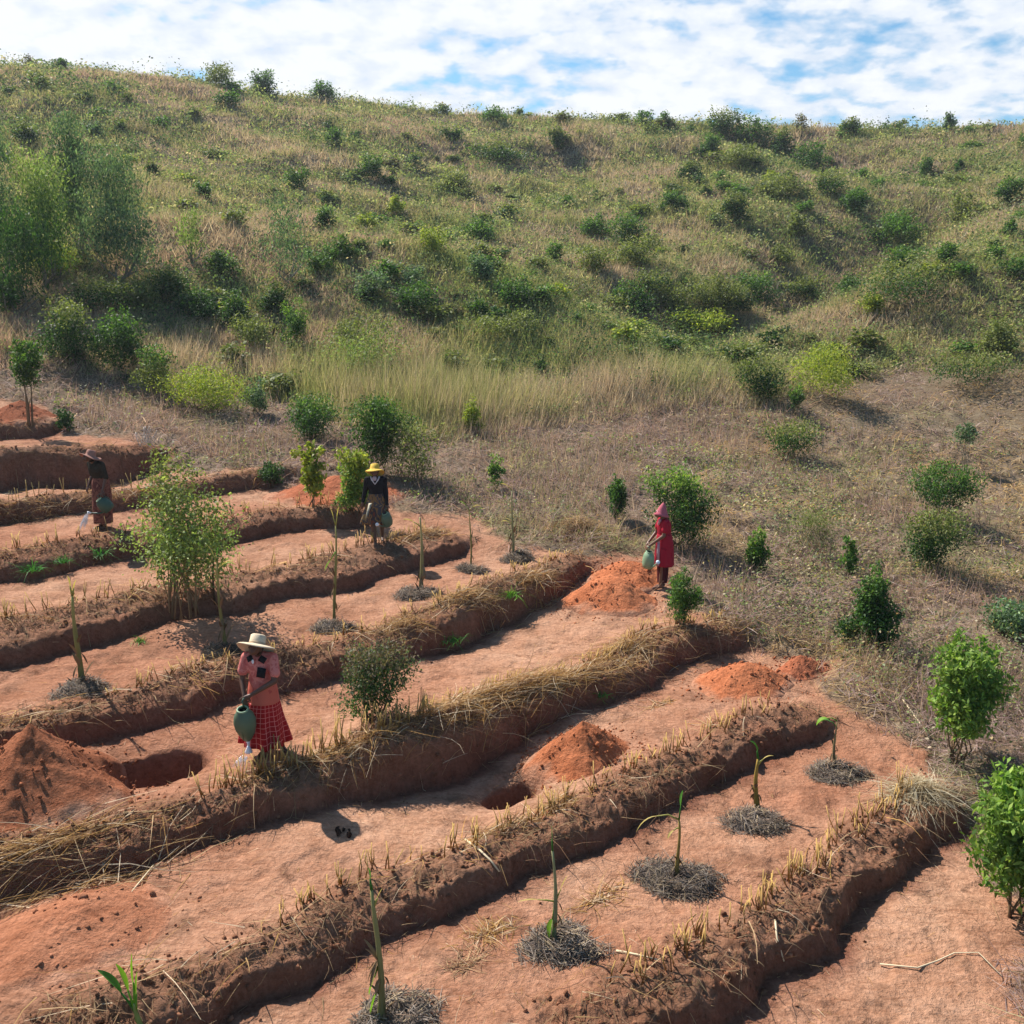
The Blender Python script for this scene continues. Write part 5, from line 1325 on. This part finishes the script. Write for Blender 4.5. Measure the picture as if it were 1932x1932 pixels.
def can(parent_loc, rot, mat, label, scale=1.0, body='oval', water=None):
    """watering can: body, rim, dark disc for the shaded inside, handle, spout with a white rose. Local: +Z up, spout towards -Y"""
    root = empty('watering_can', parent_loc); root.rotation_euler = rot; root.scale = (scale,) * 3
    tag(root, label, 'watering can', 'watering cans held by the workers')
    prof = [(-.17, .085, .10), (-.165, .095, .125), (-.10, .108, .150), (0, .108, .150), (.08, .098, .135), (.13, .080, .105), (.16, .055, .07)] if body == 'oval' else \
           [(-.21, .030, .035), (-.19, .045, .055), (-.12, .082, .09), (-.03, .110, .12), (.05, .118, .125), (.12, .105, .105), (.17, .075, .075), (.20, .056, .056)]
    P = Parts(); V = []; n = 28
    for z, rx, ry in prof:
        for j in range(n):
            a = 2 * math.pi * j / n; V.append((rx * math.cos(a), ry * math.sin(a), z))
    m = len(prof)
    f = [(i * n + j, i * n + (j + 1) % n, (i + 1) * n + (j + 1) % n, (i + 1) * n + j) for i in range(m - 1) for j in range(n)]
    P.add(V, f); P.add([(prof[0][1] * math.cos(2 * math.pi * j / n), prof[0][2] * math.sin(2 * math.pi * j / n), prof[0][0]) for j in range(n)] + [(0, 0, prof[0][0])], [(j, n, (j + 1) % n) for j in range(n)])
    tube(P, [(0, -prof[3][2] * .98, -.12), (0, -prof[3][2], .0), (0, -prof[-2][2], prof[-2][0])], .006, 6)
    P.build('body', mat, root, True)
    Q = Parts(); zr, rx, ry = prof[-1]
    tube(Q, [(rx * math.cos(t), ry * math.sin(t), zr + .005) for t in np.linspace(0, 2 * math.pi, 25)], .010, 8); Q.build('rim', CANG3, root, True)
    D = Parts(); ell(D, (0, 0, zr - .03), (rx * .98, ry * .98, .004)); D.build('opening_shade', mat_shade, root, True)  # dark disc paints the shade inside the can
    Hn = Parts()
    tube(Hn, [(0, .0 + ry * .7, zr), (0, .03, zr + .09), (0, .10, zr + .085), (0, .165, .05), (0, .15, -.06)], .011, 8); Hn.build('handle', mat, root, True)
    S = Parts()
    if body == 'oval': pts = [(0, -.12, -.12), (0, -.22, -.06), (0, -.34, .07)]; tip = np.array([0, -.34, .07]); dr = np.array([0, -.68, .73])
    else: pts = [(0, 0, -.20), (0, -.01, -.25), (0, -.03, -.29)]; tip = np.array([0, -.03, -.29]); dr = np.array([0, -.25, -.97])
    tube(S, pts, [.026, .018, .014], 10); S.build('spout', mat if body == 'oval' else WHITE, root, True)
    Rr = Parts(); q = tip + dr * .05
    tube(Rr, [tip - dr * .02, tip, q, q + dr * .012], [.014, .018, .042, .040], 16); Rr.build('rose', WHITE, root, True)
    return root
mat_shade = mat_plain('inside_shade', (.012, .014, .012), .9, .05)  # near-black colour standing in for shade in the can mouth
def spray(p0, p1, r0, r1, label, n=70, seed=3):
    r = np.random.default_rng(seed); P = Parts(); p0 = np.array(p0); p1 = np.array(p1)
    for i in range(n):
        a = r.uniform(0, 6.28); q = math.sqrt(r.random()); o = np.array([math.cos(a), math.sin(a), 0]) * q
        A = p0 + o * r0; B = p1 + o * r1; Mi = A * .5 + B * .5 + np.array([0, 0, .04]); t0 = r.uniform(0, .5); t1 = t0 + r.uniform(.15, .5)
        pts = []
        for t in (t0, (t0 + t1) / 2, min(1, t1)):
            pts.append(A * (1 - t) ** 2 + 2 * Mi * t * (1 - t) + B * t * t)
        tube(P, [x - p0 for x in pts], .0019, 4)
    o = P.build('water_spray', WATER, None, True); o.location = p0; tag(o, label, 'water', 'streams of water from the watering cans')

def can_at(p, sc, yaw, hand_pos, rot, grip=(0, .13, .215), scale=1.0):
    w = np.array(p) + rotm('Z', yaw) @ np.array(hand_pos, float) * sc
    Rm = np.array(Matrix.Rotation(rot[2], 3, 'Z') @ Matrix.Rotation(rot[1], 3, 'Y') @ Matrix.Rotation(rot[0], 3, 'X'))
    return w - Rm @ np.array(grip) * scale, Rm
def person(u, v, top, label, yaw, spec):
    p = ground_at(u, v); hm = (v - top) / px_per_m(p) / .965
    sc = hm / spec['H']; root = empty('person', p, R(yaw)); root.scale = (sc,) * 3
    tag(root, label, 'person', 'workers watering the terraces')
    return root, p, sc
def body(root, J, skin, slim=1.0):
    B = Parts()
    limb(B, J['pelvis'], J['waist'], .125 * slim, .105 * slim); limb(B, J['waist'], J['chest'], .105 * slim, .125 * slim)
    ell(B, J['chest'], (.155 * slim, .10 * slim, .13)); ell(B, J['pelvis'], (.155 * slim, .11 * slim, .11))
    limb(B, J['chest'], J['neck'], .07, .046); limb(B, J['neck'], J['head'], .046, .045)
    for s, k in ((-1, 'r'), (1, 'l')):
        limb(B, J['sh_' + k], J['chest'], .048, .06); limb(B, J['sh_' + k], J['el_' + k], .047 * slim, .036); limb(B, J['el_' + k], J['wr_' + k], .038, .024)
        hand(B, J['wr_' + k], J['el_' + k], 1.3, 1 if k == 'r' else 1, J.get('aim_' + k))
        limb(B, J['hip_' + k], J['kn_' + k], .085 * slim, .052); limb(B, J['kn_' + k], J['an_' + k], .054, .034)
        fd = np.array(J['foot_' + k], float); a = np.array(J['an_' + k], float)
        heel = a + [0, .02, -.035]; limb(B, a, heel, .034, .030); limb(B, heel, a + fd * .10 + [0, 0, -.045], .030, .030); limb(B, a + fd * .10 + [0, 0, -.045], a + fd * .17 + [0, 0, -.052], .030, .018)
        sd = np.array([-fd[1], fd[0], 0])
        for q, L in zip((-1.6, -.8, 0, .8, 1.6), (.02, .025, .028, .032, .036)):
            b = a + fd * .155 + sd * q * .014 + [0, 0, -.057]; limb(B, b, b + fd * L, .011, .009, 8)
    M = head(B, J['head'], J.get('yaw', 0), J.get('nod', 30))
    o = fuse(B, 'body', skin, root, .0075, 3)
    H = Parts(); c = np.array(J['head'])
    ell(H, c + M @ np.array([0, .03, .025]), (.084, .090, .088), M); fuse(H, 'hair', HAIR, root, .012, 2)
    eyes(J['head'], M, root)
    return M

# --- the nearest worker: straw hat, pink shirt, red plaid skirt
root, p, sc = person(503, 1428, 1185, 'person in a straw hat, pink shirt and red plaid skirt tipping a green watering can', -4, dict(H=1.66))
J = dict(pelvis=(0, 0, .88), waist=(0, -.01, 1.02), chest=(0, -.05, 1.22), neck=(-.0, -.10, 1.37), head=(-.005, -.17, 1.455),
         sh_r=(-.17, -.05, 1.30), el_r=(-.215, -.10, 1.03), wr_r=(-.15, -.24, .88), sh_l=(.17, -.06, 1.30), el_l=(.20, -.16, 1.04), wr_l=(-.06, -.27, .90),
         hip_r=(-.09, 0, .86), kn_r=(-.09, -.03, .46), an_r=(-.04, .02, .075), foot_r=(-.15, -.98, 0), hip_l=(.09, 0, .86), kn_l=(.12, .03, .47), an_l=(.17, .10, .09), foot_l=(.7, -.7, 0),
         nod=48, yaw=-6, aim_l=(-.75, -.3, -.4), aim_r=(.2, -.3, -.9))
M = body(root, J, SKIN_D)
PINK = mat_patch('pink_cotton', [(.46, .105, .10), (.54, .15, .13), (.62, .22, .19), (.50, .13, .115)], 12)
S = Parts()
ell(S, (0, -.035, 1.20), (.185, .135, .17)); ell(S, (0, -.01, 1.02), (.165, .14, .14)); ell(S, (0, .02, .93), (.17, .15, .12)); limb(S, (-.15, -.05, 1.30), (.15, -.05, 1.30), .068, .068)
limb(S, (-.165, -.05, 1.30), (-.205, -.085, 1.14), .066, .066); limb(S, (.165, -.06, 1.30), (.20, -.12, 1.13), .066, .066)
ell(S, J['chest'], (.190, .135, .165)); limb(S, J['chest'], J['pelvis'], .14, .14); fuse(S, 'shirt', PINK, root, .010, 4)
cloth_loft([(0, 0, 1.0, .155, .125, .0), (0, 0, .90, .175, .15, .01), (0, 0, .80, .185, .165, .015), (0, 0, .72, .195, .17, .02)], 'skirt_yoke', mat_patch('coral_cotton', [(.48, .10, .075), (.54, .13, .09), (.44, .085, .065)], 6), root, seed=3)
PLAID = mat_grid('red_plaid', (.36, .016, .018), (.70, .20, .18), 26, 9, .10)
cloth_loft([(0, 0, .735, .19, .165, .02), (-.01, 0, .62, .215, .18, .035), (-.02, 0, .48, .245, .20, .06), (-.02, .01, .34, .265, .22, .10), (-.02, .02, .17, .285, .24, .13)], 'skirt', PLAID, root, folds=8, seed=4)
STRAW_M = mat_plain('hat_straw', (.66, .52, .36), .8, .2, .10, 90, .3)
hat_on(J['head'], M, [(.001, .125), (.075, .122), (.092, .108), (.096, .03), (.098, .0), (.16, -.012), (.215, -.03), (.235, -.045)], STRAW_M, root, wob=.05, seed=3, up=.055, tilt=-14)
Bn = Parts(); lathe(Bn, [(.0985, .006), (.0985, .026)], 36); V = np.concatenate(Bn.v) @ (M @ rotm('X', 14)).T + np.array(J['head']) + M @ np.array([0, .01, .055]); Bn.v = [V]; hb = Bn.build('hat_band', mat_plain('hat_band', (.46, .34, .22), .8), root, True); hb.modifiers.new('t', 'SOLIDIFY').thickness = .004
BLACK = mat_plain('black_cloth', (.016, .015, .018), .9, .1)
for (x, y, z, sx, sz, ry, nm) in [(.06, -.198, 1.16, .052, .060, 10, 'pocket'), (-.075, -.185, 1.335, .036, .034, -32, 'collar'), (.080, -.185, 1.325, .042, .038, 32, 'collar')]:
    Q = Parts(); Mx = rotm('Y', ry) @ rotm('X', -6 if nm == 'pocket' else -30)
    V = np.array([(a * sx, b * .006, c_ * sz) for a in (-1, 1) for b in (-1, 1) for c_ in (-1, 1)]) @ Mx.T + [x, y, z]
    Q.add(V, [(0, 1, 3, 2), (4, 6, 7, 5), (0, 4, 5, 1), (2, 3, 7, 6), (0, 2, 6, 4), (1, 5, 7, 3)]); Q.build(nm, BLACK, root)
Q = Parts(); ell(Q, (-.035, -.20, 1.30), (.016, .008, .03)); Q.build('button', WHITE, root, True)
mw, Rm = can_at(p, sc, -4, (-.13, -.30, .86), (R(16), 0, R(-4)), (0, .09, .27), 1.12 * sc)
can(mw, (R(16), 0, R(-4)), CANG, 'green spindle shaped watering can with a pale rim held over the stubble', 1.12 * sc, 'spindle')
spray(mw + np.array([.0, -.10, -.35]) * sc, (mw[0] - .07, mw[1] - .2, p.z + .02), .035, .10, 'water falling from the can of the person in the plaid skirt', 60)

# --- yellow hat, black V neck jumper, patterned skirt
root, p, sc = person(712, 1024, 874, 'person in a yellow hat, black jumper and patterned skirt carrying a watering can downhill', 3, dict(H=1.66))
J = dict(pelvis=(0, 0, .88), waist=(0, 0, 1.02), chest=(0, -.02, 1.22), neck=(0, -.05, 1.38), head=(-.005, -.11, 1.475),
         sh_r=(-.165, -.02, 1.31), el_r=(-.215, .02, 1.07), wr_r=(-.26, -.03, .86), sh_l=(.165, -.02, 1.31), el_l=(.20, .0, 1.04), wr_l=(.215, -.07, .80),
         hip_r=(-.09, 0, .86), kn_r=(-.08, -.05, .46), an_r=(-.03, -.10, .075), foot_r=(0, -1, 0), hip_l=(.09, 0, .86), kn_l=(.10, .03, .48), an_l=(.09, .14, .12), foot_l=(.1, -1, 0), nod=40, yaw=-3)
M = body(root, J, SKIN_D)
KNIT = mat_plain('black_knit', (.018, .017, .020), .95, .08, .3, 120)
S = Parts(); ell(S, (0, -.01, 1.19), (.175, .125, .17)); ell(S, (0, 0, 1.05), (.15, .12, .12)); limb(S, (-.14, -.02, 1.31), (.14, -.02, 1.31), .066, .066)
for k in 'rl': limb(S, J['sh_' + k], J['el_' + k], .062, .050); limb(S, J['el_' + k], np.array(J['wr_' + k]) * .95 + np.array(J['el_' + k]) * .05, .050, .036)
ell(S, J['chest'], (.180, .128, .160)); limb(S, J['chest'], J['waist'], .13, .125); fuse(S, 'jumper', KNIT, root, .010, 3)
C2 = Parts(); tube(C2, [(-.085, -.10, 1.385), (-.06, -.135, 1.32), (0, -.158, 1.235), (.06, -.135, 1.32), (.085, -.10, 1.385)], [.017, .015, .012, .015, .017], 8); C2.build('neck_trim', mat_plain('white_trim', (.55, .53, .56), .9, .1), root, True)
C3 = Parts(); ell(C3, (-.01, -.125, 1.345), (.045, .035, .05)); C3.build('scarf', mat_plain('pale_scarf', (.42, .36, .40), .9, .1), root, True)
PATT = mat_patch('patterned_cotton', [(.16, .05, .03), (.055, .045, .05), (.22, .12, .05), (.07, .065, .075), (.25, .17, .08)], 5.5, (1.4, 1.4, .8))
cloth_loft([(0, 0, 1.03, .14, .12, 0), (0, 0, .90, .18, .155, .02), (-.01, 0, .72, .22, .18, .05), (-.02, .01, .55, .255, .20, .08), (-.03, .01, .43, .28, .21, .10)], 'skirt', PATT, root, folds=6, seed=9)
Q = Parts(); Q.add([(-.13, -.20, .86), (-.06, -.215, .86), (-.19, -.245, .56), (-.235, -.235, .42), (-.13, -.205, .87), (-.06, -.22, .87), (-.19, -.25, .56), (-.235, -.24, .42)], [(0, 1, 2, 3), (7, 6, 5, 4), (0, 3, 7, 4), (1, 0, 4, 5), (2, 1, 5, 6), (3, 2, 6, 7)]); Q.build('apron_flap', mat_plain('pale_cloth', (.40, .36, .27), .9, .1), root)
hat_on(J['head'], M, [(.001, .120), (.055, .118), (.085, .100), (.096, .03), (.100, .0), (.14, -.020), (.175, -.045), (.19, -.06)], mat_plain('yellow_straw', (.68, .43, .07), .8, .15, .08, 80, .2), root, wob=.10, seed=8, up=.055, tilt=-14)
mw, Rm = can_at(p, sc, 3, (.22, -.09, .735), (R(24), 0, R(-28)), scale=.85 * sc)
can(mw, (R(24), 0, R(-28)), CANG, 'dark green watering can with a white rose carried by the person in the yellow hat', .85 * sc)

# --- brown hat, dark top, long red brown wrap
root, p, sc = person(196, 998, 845, 'person in a brown hat, dark top and long red brown wrap', -30, dict(H=1.64))
J = dict(pelvis=(0, .02, .88), waist=(0, .02, 1.02), chest=(0, -.05, 1.20), neck=(0, -.12, 1.34), head=(0, -.20, 1.42),
         sh_r=(-.16, -.06, 1.28), el_r=(-.20, .0, 1.04), wr_r=(-.18, -.12, .86), sh_l=(.165, -.05, 1.28), el_l=(.235, -.03, 1.03), wr_l=(.25, -.14, .80),
         hip_r=(-.09, 0, .86), kn_r=(-.08, -.02, .46), an_r=(-.07, .0, .075), foot_r=(0, -1, 0), hip_l=(.09, 0, .86), kn_l=(.09, -.03, .46), an_l=(.08, -.03, .075), foot_l=(.1, -1, 0), nod=42, yaw=-10)
M = body(root, J, SKIN_D)
DARK = mat_plain('dark_olive_cloth', (.035, .030, .022), .95, .08, .2, 60)
S = Parts(); ell(S, (0, -.03, 1.17), (.175, .13, .17)); ell(S, (0, .01, 1.02), (.155, .13, .13)); limb(S, (-.14, -.05, 1.28), (.14, -.05, 1.28), .068, .068)
for k in 'rl': limb(S, J['sh_' + k], J['el_' + k], .062, .050)
ell(S, J['chest'], (.185, .132, .165)); limb(S, J['chest'], J['waist'], .135, .13); fuse(S, 'top', DARK, root, .010, 3)
WRAP = mat_patch('red_brown_cotton', [(.15, .055, .042), (.21, .085, .06), (.115, .042, .035), (.27, .13, .09)], 9)
cloth_loft([(0, .02, 1.04, .145, .125, 0), (0, .02, .90, .175, .155, .02), (0, .02, .70, .185, .17, .03), (0, .01, .45, .19, .17, .035), (0, .0, .12, .19, .165, .045)], 'wrap_skirt', WRAP, root, folds=7, seed=12)
hat_on(J['head'], M, [(.001, .110), (.060, .112), (.082, .095), (.092, .03), (.096, .0), (.15, -.012), (.19, -.020), (.205, -.028)], mat_plain('brown_felt', (.34, .17, .13), .85, .1, .08, 60), root, wob=.09, seed=5, up=.055, tilt=-22)
mw, Rm = can_at(p, sc, -30, (.25, -.17, .74), (R(40), 0, R(-62)), scale=.85 * sc); ros = mw + Rm @ np.array([0, -.38, .11]) * sc * .85
can(mw, (R(40), 0, R(-62)), CANG2, 'blue green watering can beside the long red brown wrap, pouring', .85 * sc)
g = hgt(p.x + .02, p.y - .35)
spray(ros, (ros[0] - .12, ros[1] - .1, hgt(ros[0] - .12, ros[1] - .1)), .03, .08, 'water falling from the can of the person in the brown hat', 90, 5)

# --- pink bell hat, red dress, seen from the side
root, p, sc = person(1250, 1112, 954, 'person in a pink bell hat and red dress, side on by the soil heap', -78, dict(H=1.66))
J = dict(pelvis=(0, 0, .88), waist=(0, .0, 1.02), chest=(0, -.01, 1.22), neck=(0, -.04, 1.38), head=(0, -.09, 1.465),
         sh_r=(-.15, -.02, 1.30), el_r=(-.17, -.10, 1.06), wr_r=(-.08, -.28, .90), sh_l=(.15, -.02, 1.30), el_l=(.17, -.08, 1.06), wr_l=(.06, -.28, .88),
         hip_r=(-.08, 0, .86), kn_r=(-.07, -.02, .46), an_r=(-.05, .02, .075), foot_r=(0, -1, 0), hip_l=(.08, 0, .86), kn_l=(.07, -.04, .46), an_l=(.06, -.07, .075), foot_l=(0, -1, 0), nod=26, yaw=0)
M = body(root, J, SKIN_M, .95)
REDD = mat_patch('crimson_cotton', [(.30, .012, .030), (.36, .016, .035), (.27, .011, .028)], 7)
S = Parts(); ell(S, (0, -.01, 1.19), (.17, .13, .17)); ell(S, (0, 0, 1.04), (.15, .13, .13)); limb(S, (-.13, -.02, 1.30), (.13, -.02, 1.30), .066, .066)
for k in 'rl': limb(S, J['sh_' + k], np.array(J['sh_' + k]) * .45 + np.array(J['el_' + k]) * .55, .066, .068)
ell(S, J['chest'], (.178, .130, .160)); limb(S, J['chest'], J['waist'], .135, .13); fuse(S, 'bodice', REDD, root, .010, 3)
cloth_loft([(0, 0, 1.06, .15, .13, 0), (0, .01, .90, .175, .16, .015), (0, .01, .70, .19, .175, .03), (0, .01, .46, .205, .185, .05)], 'dress_skirt', REDD, root, folds=6, seed=14)
Q = Parts(); limb(Q, (.12, -.155, .93), (.135, -.165, .50), .028, .030, 8); Q.build('side_panel', mat_patch('pink_print', [(.40, .16, .20), (.50, .28, .30), (.34, .12, .15)], 14), root, True)
Q = Parts(); limb(Q, (.06, -.12, 1.34), (.05, -.14, 1.27), .03, .025, 8); Q.build('collar', mat_plain('pink_collar', (.60, .26, .28), .9), root, True)
cloth_loft([(0, -.01, .50, .13, .11, 0), (0, -.01, .30, .115, .10, .02), (0, -.01, .12, .10, .09, .02)], 'petticoat', mat_plain('maroon_cotton', (.07, .012, .016), .9, .1), root, seed=15)
hat_on(J['head'], M, [(.001, .165), (.022, .15), (.055, .10), (.085, .04), (.100, -.01), (.125, -.05), (.150, -.085)], mat_plain('pink_felt', (.46, .12, .15), .9, .08, .06, 60), root, wob=.06, seed=6, up=.05, tilt=-16)
mw, Rm = can_at(p, sc, -78, (-.01, -.34, .82), (R(10), R(0), R(20)), scale=.95 * sc)
can(mw, (R(10), R(0), R(20)), CANG3, 'pale green watering can with a white rose, held low over the bright soil heap', .95 * sc)

# ------------------------------------------------------------------ the air
HZ, hn, hl = mat_new('haze')
_v = hn.new('ShaderNodeVolumePrincipled'); _o = hn.new('ShaderNodeOutputMaterial'); hl.new(_v.outputs[0], _o.inputs['Volume'])
_v.inputs['Color'].default_value = (.80, .88, 1, 1); _v.inputs['Density'].default_value = .0004; _v.inputs['Anisotropy'].default_value = .25
x0, x1, y0, y1, z0, z1 = -1300, 1300, -480, 1300, -160, 40
hv = [(x0,y0,z0),(x1,y0,z0),(x1,y1,z0),(x0,y1,z0),(x0,y0,z1),(x1,y0,z1),(x1,y1,z1),(x0,y1,z1)]
tag(new_mesh('haze', hv, np.array([(0,3,2,1),(4,5,6,7),(0,1,5,4),(1,2,6,5),(2,3,7,6),(3,0,4,7)]), HZ), kind='stuff')
